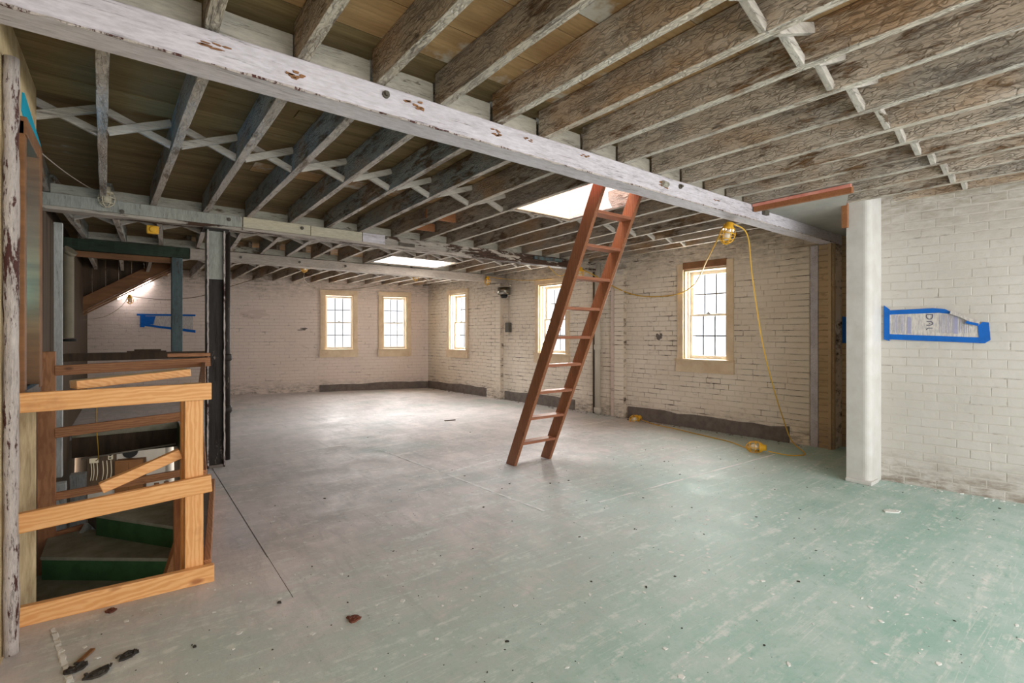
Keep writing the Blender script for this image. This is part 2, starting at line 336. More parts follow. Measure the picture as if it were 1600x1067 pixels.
def tag(o, label=None, cat=None, group=None, kind=None):
    for k, v in (('label', label), ('category', cat), ('group', group), ('kind', kind)):
        if v: o[k] = v
    return o
def empty(name, loc=(0, 0, 0), rz=0, label=None, cat=None, group=None, kind=None, rot=None):
    o = bpy.data.objects.new(name, None); COL.objects.link(o); o.location = loc; o.rotation_euler = rot or (0, 0, rz)
    o.empty_display_size = .1
    return tag(o, label, cat, group, kind)
def clone(o, parent=None):
    c = o.copy(); COL.objects.link(c)
    if parent: c.parent = parent
    for ch in list(o.children): clone(ch, c)
    return c
def smooth_path(pts, k=6):
    P = [Vector(p) for p in pts]; P = [P[0] * 2 - P[1]] + P + [P[-1] * 2 - P[-2]]; out = []
    for i in range(1, len(P) - 2):
        for j in range(k):
            t = j / k; a, b, c, d = P[i - 1:i + 3]
            out.append(.5 * ((2 * b) + (c - a) * t + (2 * a - 5 * b + 4 * c - d) * t * t + (3 * b - a - 3 * c + d) * t ** 3))
    out.append(P[-2]); return out
CAMV = Vector((0, 0, 1.4))

# ------------------------------------------------------------------ brick walls
def cut(rects, hole):                                   # split rectangles (u0,u1,z0,z1) round a hole
    out = []; a, b, c, d = hole
    for u0, u1, z0, z1 in rects:
        if b <= u0 or a >= u1 or d <= z0 or c >= z1: out.append((u0, u1, z0, z1)); continue
        if u0 < a: out.append((u0, a, z0, z1))
        if u1 > b: out.append((b, u1, z0, z1))
        m0, m1 = max(u0, a), min(u1, b)
        if z0 < c: out.append((m0, m1, z0, c))
        if z1 > d: out.append((m0, m1, d, z1))
    return out
UNIT = {}
def unit_brick(mat):                                    # one shared mesh: 1 x 1 x 1 with chamfered front edges
    if mat.name in UNIT: return UNIT[mat.name]
    m = MB(); e, f, dz = .018, .06, .22
    vs = [(0, 1, 0), (1, 1, 0), (1, 1, 1), (0, 1, 1), (0, dz, 0), (1, dz, 0), (1, dz, 1), (0, dz, 1), (e, 0, f), (1 - e, 0, f), (1 - e, 0, 1 - f), (e, 0, 1 - f)]
    m.add(vs, [(8, 9, 10, 11)] + [(4 + k, 4 + (k + 1) % 4, 8 + (k + 1) % 4, 8 + k) for k in range(4)] + [(k, (k + 1) % 4, 4 + (k + 1) % 4, 4 + k) for k in range(4)])
    me = bpy.data.meshes.new('brick'); me.from_pydata(m.v, [], m.f); me.update(); me.materials.append(mat); UNIT[mat.name] = me; return me
def brick_wall(name, origin, ang, L, z0, z1, holes, bmat, mmat, label, singles=300, thick=.3, course=.0765, blen=.215, joint=.0075, relief=.003, seed=1, cat='wall', xmin=0):
    rnd = random.Random(seed)
    root = empty(name, origin, ang, label, cat, kind='structure')
    core = [(0, L, z0, z1)]
    for h in holes: core = cut(core, h)
    m = MB()
    for u0, u1, a, b in core: m.box(u0, u1, 0, thick, a, b)
    m.build('mortar_bed', mmat, root)
    br = []; k = 0; z = z0
    while z < z1 - .02:
        u = -blen * (.5 if k % 2 else 0) + (rnd.random() - .5) * .02
        while u < L:
            w = blen + (rnd.random() - .5) * .012
            r = [(max(u, 0), min(u + w - joint * .45, L), z, min(z + course - joint * .9, z1))]
            for h in holes: r = cut(r, h)
            for q in r:
                if q[1] - q[0] > .03 and q[3] - q[2] > .02:
                    j = lambda: (rnd.random() - .5) * .005
                    br.append((q[0] + j() * .6, q[1] + j() * .6, q[2] + j(), q[3] + j() * .6, -relief * (.5 + rnd.random())))
            u += w
        z += course; k += 1
    c, s = math.cos(ang), math.sin(ang)
    def size(q):
        um, zm = (q[0] + q[1]) / 2, (q[2] + q[3]) / 2; p = Vector((origin[0] + c * um, origin[1] + s * um, origin[2] + zm)) - CAMV
        n = Vector((s, -c, 0)); d = p.length; f = p.dot(Vector((.6115, .7912, 0)))
        if f < .3: return 0
        x = p.dot(Vector((.7912, -.6115, 0))) / f; y = p.z / f
        if abs(x) > 1.06 or abs(y) > .72 or um < xmin: return 0
        return (q[1] - q[0]) * (q[3] - q[2]) * abs(p.dot(n)) / f ** 3
    br.sort(key=size, reverse=True); me = unit_brick(bmat)
    for u0, u1, a, b, y in br[:singles]:
        o = bpy.data.objects.new('brick', me); COL.objects.link(o); o.parent = root
        o.location = (u0, y, a); o.scale = (u1 - u0, .02, b - a); o.rotation_euler = ((rnd.random() - .5) * .03, 0, (rnd.random() - .5) * .008)
    if br[singles:]:
        m = MB()
        for u0, u1, a, b, y in br[singles:]:
            e = .004
            m.add([(u0, .01, a), (u1, .01, a), (u1, .01, b), (u0, .01, b), (u0 + e, y, a + e), (u1 - e, y, a + e), (u1 - e, y, b - e), (u0 + e, y, b - e)],
                  [(4, 5, 6, 7), (0, 1, 5, 4), (1, 2, 6, 5), (2, 3, 7, 6), (3, 0, 4, 7)])
        tag(m.build('bricks_beyond', bmat, root), kind='stuff')
    return root
WZ0, WZ1 = 1.02, 2.37
holes = lambda L: [(a + .09, b - .09, WZ0, WZ1) for a, b in L]
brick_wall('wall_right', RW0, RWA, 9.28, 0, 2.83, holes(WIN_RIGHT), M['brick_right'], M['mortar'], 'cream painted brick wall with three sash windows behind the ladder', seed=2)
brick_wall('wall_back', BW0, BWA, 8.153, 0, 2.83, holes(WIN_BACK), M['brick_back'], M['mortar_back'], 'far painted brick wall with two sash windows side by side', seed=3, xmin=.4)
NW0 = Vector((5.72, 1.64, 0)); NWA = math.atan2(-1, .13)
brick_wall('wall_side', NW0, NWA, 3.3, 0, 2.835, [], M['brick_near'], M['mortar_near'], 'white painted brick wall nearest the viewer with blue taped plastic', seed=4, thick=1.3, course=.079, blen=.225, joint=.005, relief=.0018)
AL0 = Vector((7.06, 2.40, 0))
brick_wall('wall_alcove', AL0, R(-90), .72, 0, 2.64, [], M['brick_tan'], M['mortar_tan'], 'dim tan brick wall at the back of the narrow alcove', seed=5, thick=.2)
m = MB(); m.box(6.72, 7.26, 2.385, 2.42, 0, 2.64); tag(m.build('wall_return', M['brick_tan']), 'narrow tan brick return between window wall and alcove', 'wall', kind='structure')

# left side: plastered wall by the stairs, then timber boards further on
m = MB()
for q in cut([(-1.6, 4.02, -1.2, 2.85)], (3.47, 3.90, 1.12, 2.42)): m.box(-.60, -.43, q[0], q[1], q[2], q[3])
wl = m.build('wall_left', M['plaster_yellow']); tag(wl, 'yellowed rough plaster wall at the head of the stairs', 'wall', kind='structure')
m = MB(); m.box(-.95, -.685, 4.0, 14.6, -3, 2.85); w2 = m.build('wall_stairwell', M['dark_board']); tag(w2, 'dark boarded wall along the far side of the stairwell', 'wall', kind='structure')
y = 4.03
for k in range(13):
    w = .24 + random.random() * .05; m = MB(); m.bar((-.672, y + w / 2, -1.2 - random.random() * .05), (-.672 + random.random() * .006, y + w / 2, 2.62), .022, w - .012, (0, 1, 0), 6, .002)
    m.build('board', M['dark_board'], w2); y += w

# ------------------------------------------------------------------ floor
fl = MB()
OPX0, OPX1, OPX2, OPY0, OPYM, OPY1 = -.66, .34, .625, 3.40, 5.26, 9.72
fl.box(OPX0 - .3, 7.3, -1.6, OPY0, -.16, -.022); fl.box(OPX1, 7.3, OPY0, OPYM, -.16, -.022); fl.box(OPX2, 7.3, OPYM, OPY1, -.16, -.022); fl.box(-1.8, 7.3, OPY1, 14.6, -.16, -.022)
floor = fl.build('floor', M['floor']); tag(floor, 'worn floor, green paint in front and bare dusty grey beyond', 'floor', kind='structure')
def panel(x0, x1, y0, y1): m = MB(); m.box(x0, x1, y0, y1, -.022, 0); m.build('panel', M['floor'], floor)
CR = .69
panel(OPX0 - .3, CR, -1.6, OPY0); panel(CR, 3.05, -1.6, 2.80); panel(3.05, 7.3, -1.6, 2.80)
panel(OPX1, CR - .004, OPY0, OPYM); panel(OPX2, CR - .004, OPYM, 6.2); panel(CR + .004, 2.52, 2.80, 6.2); panel(2.52, 7.3, 2.80, 6.2)
panel(OPX2, 7.3, 6.2, OPY1); panel(-1.8, 7.3, OPY1, 14.6)
for a, b, w in (((2.42, 5.60), (2.50, 4.45), .028), ((2.515, 4.30), (2.60, 2.95), .028), ((2.57, 4.36), (3.20, 4.50), .024), ((3.21, 4.50), (3.30, 4.30), .022),
                ((3.10, 2.83), (5.95, 2.70), .02), ((1.2, 6.2), (2.5, 6.24), .03)):
    m = MB(); m.bar((a[0], a[1], .0006), (b[0], b[1], .0006), w, .0022, seg=24, jit=.003); m.build('seam_filler', M['seam'], floor)
m = MB(); m.bar((-.285, 3.2, .0008), (-.185, 2.66, .0008), .02, .003, seg=24, jit=.0035); m.build('seam_filler', M['flake'], floor)
m = MB(); m.box(OPX2 - .005, OPX2 + .02, OPYM, OPY1, -.40, -.024); m.build('stair_face', M['stair_green'], floor)
m = MB(); m.box(OPX1 - .01, OPX1 + .01, OPY0, OPYM, -.40, -.024); m.build('stair_face', M['brown_board'], floor)
m = MB(); m.box(OPX0, OPX2, OPY1 - .03, OPY1, -.42, -.02); m.build('header_joist', M['dark_board'], floor)
m = MB(); m.box(OPX0, OPX2, OPY1 - .06, OPY1 - .03, -.12, -.004); m.build('nosing_strip', M['tread'], floor)
# baseboards of grey cement
def skirting(name, o, ang, runs, h, label):
    r = empty(name, o, ang, label, 'baseboard', kind='structure'); rn = random.Random(4)
    for a, b in runs:
        m = MB(); n = max(2, int((b - a) / .22)); tops = [h + (rn.random() - .5) * .035 for _ in range(n + 1)]
        for i in range(n):
            u0, u1 = a + (b - a) * i / n, a + (b - a) * (i + 1) / n
            m.add([(u0, -.03, 0), (u1, -.03, 0), (u1, -.028, tops[i + 1]), (u0, -.028, tops[i]), (u0, .02, 0), (u1, .02, 0), (u1, .0, tops[i + 1] + .01), (u0, .0, tops[i] + .01)],
                  [(0, 1, 2, 3), (3, 2, 6, 7), (0, 3, 7, 4), (1, 5, 6, 2)])
        m.build('cement_strip', M['cement'], r)
skirting('baseboard_right', RW0, RWA, [(.03, 2.58), (3.12, 5.1), (6.28, 8.77)], .185, 'grey cement base along the window wall by the ladder')
skirting('baseboard_back', BW0, BWA, [(5.50, 8.13)], .165, 'grey cement base under the pair of far windows')

# ------------------------------------------------------------------ ceiling: deck boards, joists, blocking, bridging
ceil = empty('ceiling', (0, 0, 2.65), 0, 'open timber ceiling of painted joists under bare deck boards', 'ceiling', kind='structure')
ZB, ZT = 2.65, 2.835
def part(m, name, mat, bevel=0):
    m.v = [(x, y, z - 2.65) for x, y, z in m.v]; return m.build(name, mat, ceil, bevel)
HOLES = [(3.05, 3.84, 2.84, 3.93), (3.36, 4.62, 7.50, 8.35)]
def ybk(x): return 11.63 - .30 * (x - 6.21)
def xrt(y): return 6.9375 - .0625 * y
y = -1.6; rn = random.Random(11)
while y < 14.2:
    w = rn.choice((.14, .28, .27, .25, .29)) if y < 6 else .27
    xs = sorted([-1.0] + [rn.uniform(0.6, 6)] + [7.3])
    for a, b in zip(xs, xs[1:]):
        for q in [r for r in [(a + .002, b - .002, y + .003, y + w - .003)]]:
            rs = [q]
            for h in HOLES: rs = cut(rs, h)
            for u0, u1, v0, v1 in rs:
                if u1 - u0 < .05 or v1 - v0 < .03: continue
                m = MB(); dz = rn.random() * .005
                m.bar((u0, (v0 + v1) / 2, ZT + .013 + dz), (u1, (v0 + v1) / 2, ZT + .013 + dz), v1 - v0, .024, seg=max(1, int((u1 - u0) / .8)), jit=.0015, rnd=rn)
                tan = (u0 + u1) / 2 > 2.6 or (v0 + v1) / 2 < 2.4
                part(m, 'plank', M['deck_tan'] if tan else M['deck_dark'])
    y += w
m = MB()
rs = [(-1.2, 7.5, -1.7, 14.7)]
for h in HOLES: rs = cut(rs, h)
for a, b, c, d in rs: m.box(a, b, c, d, 2.872, 2.95)
part(m, 'light_block_sheet', M['dark_board'])  # unseen sheet added over the planks to block light from above

B1, B2, B3 = (2.36, 2.52), (5.95, 6.11), (8.50, 8.66)
j1 = [-.48, -.1, .27, .63, 1.0, 1.36, 1.745, 2.11, 2.51, 2.88, 3.285, 3.69, 4.04, 4.40, 4.72, 5.08, 5.42, 5.76]
j2a = [-.46, -.08, .30, .65, 1.02, 1.40, 1.785, 2.16, 2.58, 2.99, 3.40, 3.80, 4.22, 4.64, 5.05, 5.45, 5.85, 6.22]
j2b = [-.58, -.19, .19, .625, 1.02, 1.455, 1.855, 2.255, 2.70, 3.11, 3.52, 3.97, 4.40, 4.86, 5.28, 5.66, 6.02, 6.36]
j3 = [-.45, -.05, .36, .80, 1.22, 1.64, 2.02, 2.42, 2.86, 3.30, 3.76, 4.22, 4.66, 5.06, 5.46, 5.82, 6.14]
j3a = [-.55, -.15, .23, .67, 1.06, 1.50, 1.90, 2.30, 2.75, 3.20, 3.62, 4.06, 4.50, 4.94, 5.34, 5.72, 6.08]
j4 = [-.5, -.1, .3, .7, 1.1, 1.5, 1.9, 2.3, 2.7, 3.1, 3.5, 3.9, 4.3, 4.7, 5.1, 5.5, 5.85, 6.1]
def joist(xa, ya, xb, yb, mat):
    m = MB(); n = max(2, int((yb - ya) / .35)); zc = (ZB + ZT) / 2 + rn.uniform(-.002, .002)
    m.bar((xa, ya, zc), (xb, yb, zc), .05 + rn.uniform(-.003, .004), ZT - ZB, seg=n, jit=.0028, rnd=rn); return part(m, 'joist', mat, .003)
for x in j1:
    if x > 5.5: joist(x, -1.6, x, 1.9, M['joist_right'])
    else: joist(x, -1.6, x, B1[0] + .06, M['joist_right'] if x > 1.5 else M['joist_mid'])
def in_hole(x, h): return h[0] + .05 < x < h[1] - .05
for xa, xb in zip(j2a, j2b):
    mt = M['joist_left'] if xa < 2.3 else M['joist_mid']
    f = lambda yy: xa + (xb - xa) * (yy - 2.44) / 3.6
    if in_hole(f(3.4), HOLES[0]): joist(f(2.46), 2.46, f(2.8), 2.80, mt); joist(f(3.97), 3.97, xb, 6.0, mt)
    else: joist(f(2.50), 2.50, xb, 6.0, mt)
for x, xs in zip(j3, j3a):
    mt = M['joist_left'] if x < 2.3 else M['joist_mid']; g3 = lambda yy: xs + (x - xs) * (yy - 6.06) / 2.49
    if in_hole(x, HOLES[1]): joist(xs, 6.06, g3(7.44), 7.44, mt)
    else: joist(xs, 6.06, x, 8.55, mt)
for x in j4: joist(x, 8.6, x, ybk(x) + .12, M['joist_mid'])
# trimmers round the two roof openings
for x0, x1, y0, y1 in HOLES:
    for yy in (y0 - .03, y1 + .025):
        m = MB(); m.bar((x0 - .02, yy, (ZB + ZT) / 2), (x1 + .02, yy, (ZB + ZT) / 2), .045, ZT - ZB, seg=3, jit=.002); part(m, 'trimmer', M['joist_mid'], .003)
# blocking between the joists on top of the beams
def blocks(xs, yy, mat, hgt=.115):
    for a, b in zip(xs, xs[1:]):
        if b - a < .15: continue
        m = MB(); zz = ZB + hgt / 2 + .002
        m.bar((a + .027, yy, zz), (b - .027, yy, zz), .05, hgt + rn.uniform(-.012, .012), seg=3, jit=.003, rnd=rn); part(m, 'blocking', mat, .004)
blocks([x for x in j1 if x < 5.5], 2.46, M['block'], .135); blocks(j2b, 6.03, M['block'], .10); blocks(j3, 8.58, M['block'], .10)
# herringbone bridging: two crossed struts in every bay
def bridging(xs, yy, mat):
    for a, b in zip(xs, xs[1:]):
        if not .2 < b - a < .6: continue
        for sgn, dy in ((1, -.022), (-1, .022)):
            za, zb = (ZB + .02, ZT - .03) if sgn > 0 else (ZT - .03, ZB + .02)
            o = rn.uniform(-.015, .015); m = MB()
            m.bar((a + .024, yy + dy + o, za), (b - .024, yy + dy + o, zb), .032, .046, seg=2, jit=.002, rnd=rn); part(m, 'bridging_strut', mat, .003)
fx = lambda yy: [a + (b - a) * (yy - 2.44) / 3.6 for a, b in zip(j2a, j2b)]
bridging(j1, .98, M['strut']); bridging(fx(4.04), 4.04, M['strut']); bridging([(a + b) / 2 for a, b in zip(j3, j3a)], 7.25, M['strut']); bridging(j4, 10.2, M['strut'])
for x0, x1, yy, z0, z1 in ((2.58, 2.98, 4.98, 2.70, 2.80), (2.64, 3.02, 5.55, 2.69, 2.785)):
    m = MB(); m.bar((x0 + .05, yy, (z0 + z1) / 2), (x1 + .03, yy, (z0 + z1) / 2), .04, z1 - z0, seg=2, jit=.001); part(m, 'raw_wood_block', M['orange_wood'], .002)

# ------------------------------------------------------------------ beams
def bolt(parent, x, y, z):
    m = MB(); m.tube([(x, y, z), (x, y - .014, z)], .019, 10); m.tube([(x, y - .014, z), (x, y - .03, z)], .011, 6); m.build('bolt', M['grey_box'], parent)
def beam(x0, x1, Y, z0, z1, mat, label, name='beam'):
    m = MB(); m.bar((x0, (Y[0] + Y[1]) / 2, (z0 + z1) / 2), (x1, (Y[0] + Y[1]) / 2, (z0 + z1) / 2), Y[1] - Y[0], z1 - z0, seg=26, jit=.0035, rnd=rn)
    o = m.build('beam', mat, None, .006); return tag(o, label, 'beam', kind='thing')
b1 = beam(-.62, 6.98, B1, 2.505, 2.645, M['beam_white'], 'long white painted beam crossing overhead nearest the viewer')
m = MB(); m.bar((-.4, 2.358, 2.505), (6.9, 2.358, 2.505), .006, .007, seg=160, jit=.0035, rnd=rn); m.build('bare_edge', M['rust_post'], b1)
for x in (1.02, 3.55): bolt(b1, x, 2.36, 2.60)
m = MB(); m.tube([(3.30, 2.345, 2.58), (3.36, 2.345, 2.575)], .022, 8); m.build('wall_hook', M['block'], b1)
m = MB(); m.box(4.93, 5.02, 2.325, 2.36, 2.575, 2.63); m.build('junction_box', M['grey_box'], b1, .004)
b2 = beam(-.66, 6.58, B2, 2.505, 2.645, M['beam_mottled'], 'mottled peeling beam resting on the black column')
def board(x0, x1, z0, z1, mat, name='patch_board'):
    m = MB(); m.bar((x0, 5.938, (z0 + z1) / 2), (x1, 5.938, (z0 + z1) / 2), .022, z1 - z0, seg=4, jit=.0012); return m.build(name, mat, b2, .002)
board(-.60, .955, 2.535, 2.645, M['column_white']); board(.965, 1.655, 2.535, 2.648, M['beam_cream']); board(1.66, 2.262, 2.533, 2.646, M['beam_cream']); board(2.27, 2.56, 2.53, 2.645, M['beam_white'])
m = MB(); m.bar((.96, 5.94, 2.518), (3.6, 5.94, 2.518), .05, .022, seg=8, jit=.002); m.build('bottom_strip', M['beam_grey'], b2)
m = MB(); m.bar((5.02, 5.93, 2.60), (5.6, 5.93, 2.60), .03, .05, seg=2, jit=.001); m.build('patch_board', M['blue_post'], b2)
m = MB(); m.bar((2.75, 5.932, 2.56), (2.97, 5.932, 2.558), .014, .04, seg=2, jit=.001); m.build('metal_flashing', M['steel'], b2)
for x, z in ((-.05, 2.55), (.83, 2.60), (1.56, 2.605)): bolt(b2, x, 5.926, z)
b3 = beam(.70, 6.42, B3, 2.495, 2.64, M['beam_grey'], 'pinkish grey far beam in front of the two windows')
for x in (1.35, 2.2, 2.95): bolt(b3, x, 8.50, 2.57)
b4 = beam(-.68, .695, B3, 2.49, 2.64, M['beam_green'], 'dark green flaking beam above the stairwell')
m = MB(); m.bar((-.66, 8.6, 2.45), (.60, 8.6, 2.45), .05, .075, seg=4, jit=.002); m.build('nailed_board', M['brown_board'], b4)

# ------------------------------------------------------------------ roof openings
def curb(name, h, label, mats, z1):
    x0, x1, y0, y1 = h; e = empty(name, ((x0 + x1) / 2, (y0 + y1) / 2, 2.84), 0, label, 'hatch', kind='thing'); cx, cy = (x0 + x1) / 2, (y0 + y1) / 2
    for i, (a, b, c, d) in enumerate(((x0, x1, y1 - .022, y1), (x0, x0 + .022, y0, y1 - .024), (x1 - .022, x1, y0, y1 - .024), (x0 + .024, x1 - .024, y0, y0 + .022))):
        m = MB(); lowz = 2.66 - 2.84
        m.box(a - cx, b - cx, c - cy, d - cy, lowz, z1 - 2.84); m.build('curb_board', mats[i], e, .002)
    return e
k = curb('roof_hatch', HOLES[0], 'open roof hatch lined with pale boards above the ladder', [M['new_pine'], M['pink'], M['curb_white'], M['pink']], 3.34)
curb('roof_light', HOLES[1], 'bright roof opening beyond the mottled beam', [M['curb_white']] * 4, 3.2)

# ------------------------------------------------------------------ windows
def window(n, o, ang, a, b, label, brown=False):
    w = b - a; e = empty('window_%d' % n, along(o, ang, a, 0, 0), ang, label, 'window', kind='structure')
    z0, z1, cw = .83, 2.48, .095
    m = MB(); m.box(0, cw, -.03, .0, 1.03, z1 - .02); m.build('side_casing', M['trim'], e, .003)
    m = MB(); m.box(w - cw, w, -.03, .0, 1.03, z1 - .02); m.build('side_casing', M['trim'], e, .003)
    m = MB(); m.box(-.01 if not brown else cw, (w + .01) if not brown else w - cw, -.034, .0, z1 - .105, z1 - .005); m.build('head_casing', M['trim_brown'] if brown else M['trim'], e, .003)
    m = MB(); m.box(-.015, w + .01, -.045, .0, .832, 1.0); m.build('apron', M['trim'], e, .003)
    m = MB(); m.box(-.02, w + .02, -.07, .13, 1.0, 1.03); m.build('sill', M['trim'], e, .004)
    # reveal lining
    m = MB(); m.box(cw - .006, cw + .022, 0, .30, 1.02, 2.375); m.box(w - cw - .022, w - cw + .006, 0, .30, 1.02, 2.375); m.box(cw - .006, w - cw + .006, 0, .30, 2.345, 2.376); m.box(cw, w - cw, .13, .33, 1.0, 1.025)
    m.build('jamb_lining', M['jamb'], e)
    m = MB()
    for x in (cw + .03, w - cw - .03): m.box(x - .008, x + .008, .075, .095, 1.03, 2.345)
    m.build('sash_stop', M['trim'], e)
    for nm, yy, s0, s1 in (('upper_sash', .17, 1.67, 2.342), ('lower_sash', .125, 1.028, 1.70)):
        x0, x1 = cw + .024, w - cw - .024; fw = .042; m = MB()
        m.box(x0, x0 + fw, yy, yy + .038, s0, s1); m.box(x1 - fw, x1, yy, yy + .038, s0, s1)
        m.box(x0 + fw, x1 - fw, yy, yy + .038, s0, s0 + (.034 if nm[0] == 'u' else .055)); m.box(x0 + fw, x1 - fw, yy, yy + .038, s1 - (.05 if nm[0] == 'u' else .034), s1)
        sh = m.build(nm, M['sash'], e, .002)
        g0, g1 = x0 + fw, x1 - fw; b0 = s0 + (.034 if nm[0] == 'u' else .055); b1_ = s1 - (.05 if nm[0] == 'u' else .034)
        for i in (1, 2):
            x = g0 + (g1 - g0) * i / 3; m = MB(); m.box(x - .009, x + .009, yy + .004, yy + .03, b0, b1_); m.build('muntin', M['muntin'], sh)
        zm = (b0 + b1_) / 2; m = MB(); m.box(g0, g1, yy + .006, yy + .03, zm - .009, zm + .009); m.build('muntin', M['muntin'], sh)
        for i in range(3):
            for j in range(2):
                m = MB(); p0 = g0 + (g1 - g0) * i / 3; p1 = g0 + (g1 - g0) * (i + 1) / 3; q0 = b0 + (b1_ - b0) * j / 2; q1 = b0 + (b1_ - b0) * (j + 1) / 2
                m.box(p0, p1, yy + .017, yy + .02, q0, q1); m.build('pane', M['glass'], sh)
    m = MB(); x = w / 2; m.box(x - .03, x + .03, .105, .125, 1.70, 1.715); m.tube([(x, .115, 1.715), (x, .115, 1.73)], .012, 8); m.build('sash_lock', M['steel'], e)
window(1, BW0, BWA, *WIN_BACK[0], 'left of the pair of sash windows in the far wall')
window(2, BW0, BWA, *WIN_BACK[1], 'right of the pair of sash windows, beside the far corner')
window(3, RW0, RWA, *WIN_RIGHT[0], 'sash window on the side wall between far corner and far pier')
window(4, RW0, RWA, *WIN_RIGHT[1], 'sash window partly hidden behind the leaning ladder')
window(5, RW0, RWA, *WIN_RIGHT[2], 'nearest sash window with brown head board and yellow cord across it', True)

# window recess with blue tarp in the left wall
e = empty('window_6', (-.43, 3.47, 1.12), 0, 'narrow brown framed opening in the left plaster wall backed by blue sheeting', 'window', kind='structure')
for a, b, c, d in ((-.045, .02, -.02, 1.34), (.37, .46, -.02, 1.34)):
    m = MB(); m.box(-.16, .035 if a > 0 else .022, a, b, c, d); m.build('frame_post', M['brown_board'], e, .004)
m = MB(); m.box(-.16, .03, -.045, .46, 1.27, 1.36); m.build('frame_head', M['brown_board'], e, .004)
m = MB(); m.box(-.17, .03, -.03, .45, -.05, .0); m.build('sill', M['cement'], e, .004)
m = MB(); m.box(-.152, -.148, .02, .37, .0, 1.27); m.build('blue_sheet', M['tarp'], e)
m = MB(); m.box(-.13, -.11, .18, .20, 0, 1.27); m.build('muntin', M['brown_board'], e)
# scrap of blue sheeting stapled above the frame
m = MB(); m.add([(-.425, 3.50, 2.53), (-.405, 3.95, 2.40), (-.405, 3.97, 2.50), (-.42, 3.52, 2.63), (-.43, 3.50, 2.53), (-.43, 3.95, 2.40), (-.43, 3.97, 2.50), (-.43, 3.52, 2.63)], [(0, 1, 2, 3), (0, 4, 5, 1), (3, 2, 6, 7), (1, 5, 6, 2), (0, 3, 7, 4)])
tag(m.build('blue_sheet_scrap', M['tarp']), 'bright blue scrap of sheeting high on the left wall', 'plastic sheet')

# ------------------------------------------------------------------ piers and alcove
def pier(o, ang, a, b, proud, z1, mat, label, extra=None):
    e = empty('pillar', along(o, ang, a, -proud, 0), ang, label, 'pier', kind='structure')
    w = b - a; m = MB(); m.box(0.004, w - .004, .004, proud + .02, 0, z1); m.build('mortar_bed', mat if 'tan' in mat.name else M['mortar'], e); z = 0; k = 0
    me = unit_brick(mat)
    while z < z1 - .03:
        us = [0, w * (.36 if k % 2 else .64), w] if w > .28 else [0, w]
        for u0, u1 in zip(us, us[1:]):
            q = bpy.data.objects.new('brick', me); COL.objects.link(q); q.parent = e
            q.location = (u0, -.003 - rn.random() * .003, z); q.scale = (u1 - u0 - .007, proud + .012, min(.069, z1 - z))
        z += .0765; k += 1
    return e
pier(RW0, RWA, 2.58, 3.06, .09, 2.49, M['brick_right'], 'far brick pier under the pinkish beam between two windows')
pier(RW0, RWA, 6.04, 6.24, .07, 2.49, M['brick_right'], 'thin brick pier to the right of the white drainpipe')
pier(RW0, RWA, 8.78, 9.02, .03, 2.50, M['brick_right'], 'pale brick pier under the end of the long white beam')
pier(RW0, RWA, 9.11, 9.285, .035, 2.50, M['brick_tan'], 'tan brick pier at the corner of the dim alcove')
m = MB(); m.bar((0, 0, 0), (0, 0, 2.50), .085, .035, (0, 1, 0), 10, .002)
o = m.build('strip_board', M['beam_white'], None, .004, along(RW0, RWA, 9.065, -.02, 0)); o.rotation_euler[2] = RWA; tag(o, 'lavender white vertical board between the pale pier and the tan pier', 'board')
m = MB(); m.bar((0, 0, 0), (0, 0, 2.48), .07, .05, (0, 1, 0), 10, .002)
o = m.build('strip_board', M['mortar_back'], None, .004, along(RW0, RWA, 5.99, -.03, 0)); o.rotation_euler[2] = RWA; tag(o, 'dark stained vertical strip against the thin brick pier', 'board')
# white rounded pilaster at the end of the near wall
pts = [(5.43, 1.80), (5.43, 1.66)] + [(5.43 + .06 - .06 * math.cos(t), 1.66 - .06 * math.sin(t)) for t in [R(a) for a in range(15, 91, 15)]] + [(5.72, 1.60), (5.74, 1.64), (5.74, 1.80)]
m = MB(); m.prism(list(reversed(pts)), 0, 2.80); pil = m.build('pillar', M['plaster_white'], None, .004); tag(pil, 'smooth white plastered pilaster with rounded corner at the wall end', 'pilaster', kind='structure')
m = MB(); m.box(5.405, 5.60, 1.585, 1.80, 0, .035); m.build('plinth', M['plaster_white'], pil, .006)
al = empty('trim_1', (4.75, 1.55, 2.6), 0, 'reddish wood trim edging the lowered grey soffit of the alcove', 'trim', kind='structure')
m = MB(); m.box(-.01, .03, -.02, .80, -.025, .03); m.build('edge_board', M['orange_wood'], al, .003)
m = MB(); m.box(-.03, -.01, -.02, .80, .02, .045); m.build('edge_batten', M['pink'], al, .003)
m = MB(); m.box(.62, .655, .22, .27, -.19, .04); m.build('hanging_cleat', M['orange_wood'], al, .003)
m = MB(); m.prism([(.03, .01), (.68, .25), (2.5, .27), (2.5, .81), (.03, .81)], .02, .036); m.build('soffit_panel', M['gypsum'], al)

# ------------------------------------------------------------------ column, posts, pipes
e = empty('column', (.725, 6.09, 0), 0, 'black peeling steel column with white upper part beside the stair rail', 'column', kind='thing')
for z0, z1, mt, nm in ((0, 1.98, M['black_post'], 'lower_shaft'), (1.98, 2.49, M['column_white'], 'upper_shaft')):
    m = MB(); m.box(-.082, -.068, -.09, .09, z0, z1); m.box(.068, .082, -.09, .09, z0, z1); m.box(-.068, .068, -.02, .02, z0, z1); m.build(nm, mt, e, .003)
for x in (-.075, .075):
    m = MB(); m.bar((x, -.092, .02), (x, -.092, 2.47), .013, .004, (0, 1, 0), 60, .0035); m.build('bare_edge', M['rust_post'], e)
m = MB(); m.box(-.12, .12, -.11, .11, 2.487, 2.503); m.build('cap_plate', M['black_post'], e)
m = MB(); m.box(-.066, .066, -.085, -.02, 0, .03); m.build('base_block', M['cement'], e, .006)
e = empty('drain_pipe', (.868, 6.33, 0), 0, 'dark peeling vertical pipe standing just right of the black column', 'pipe')
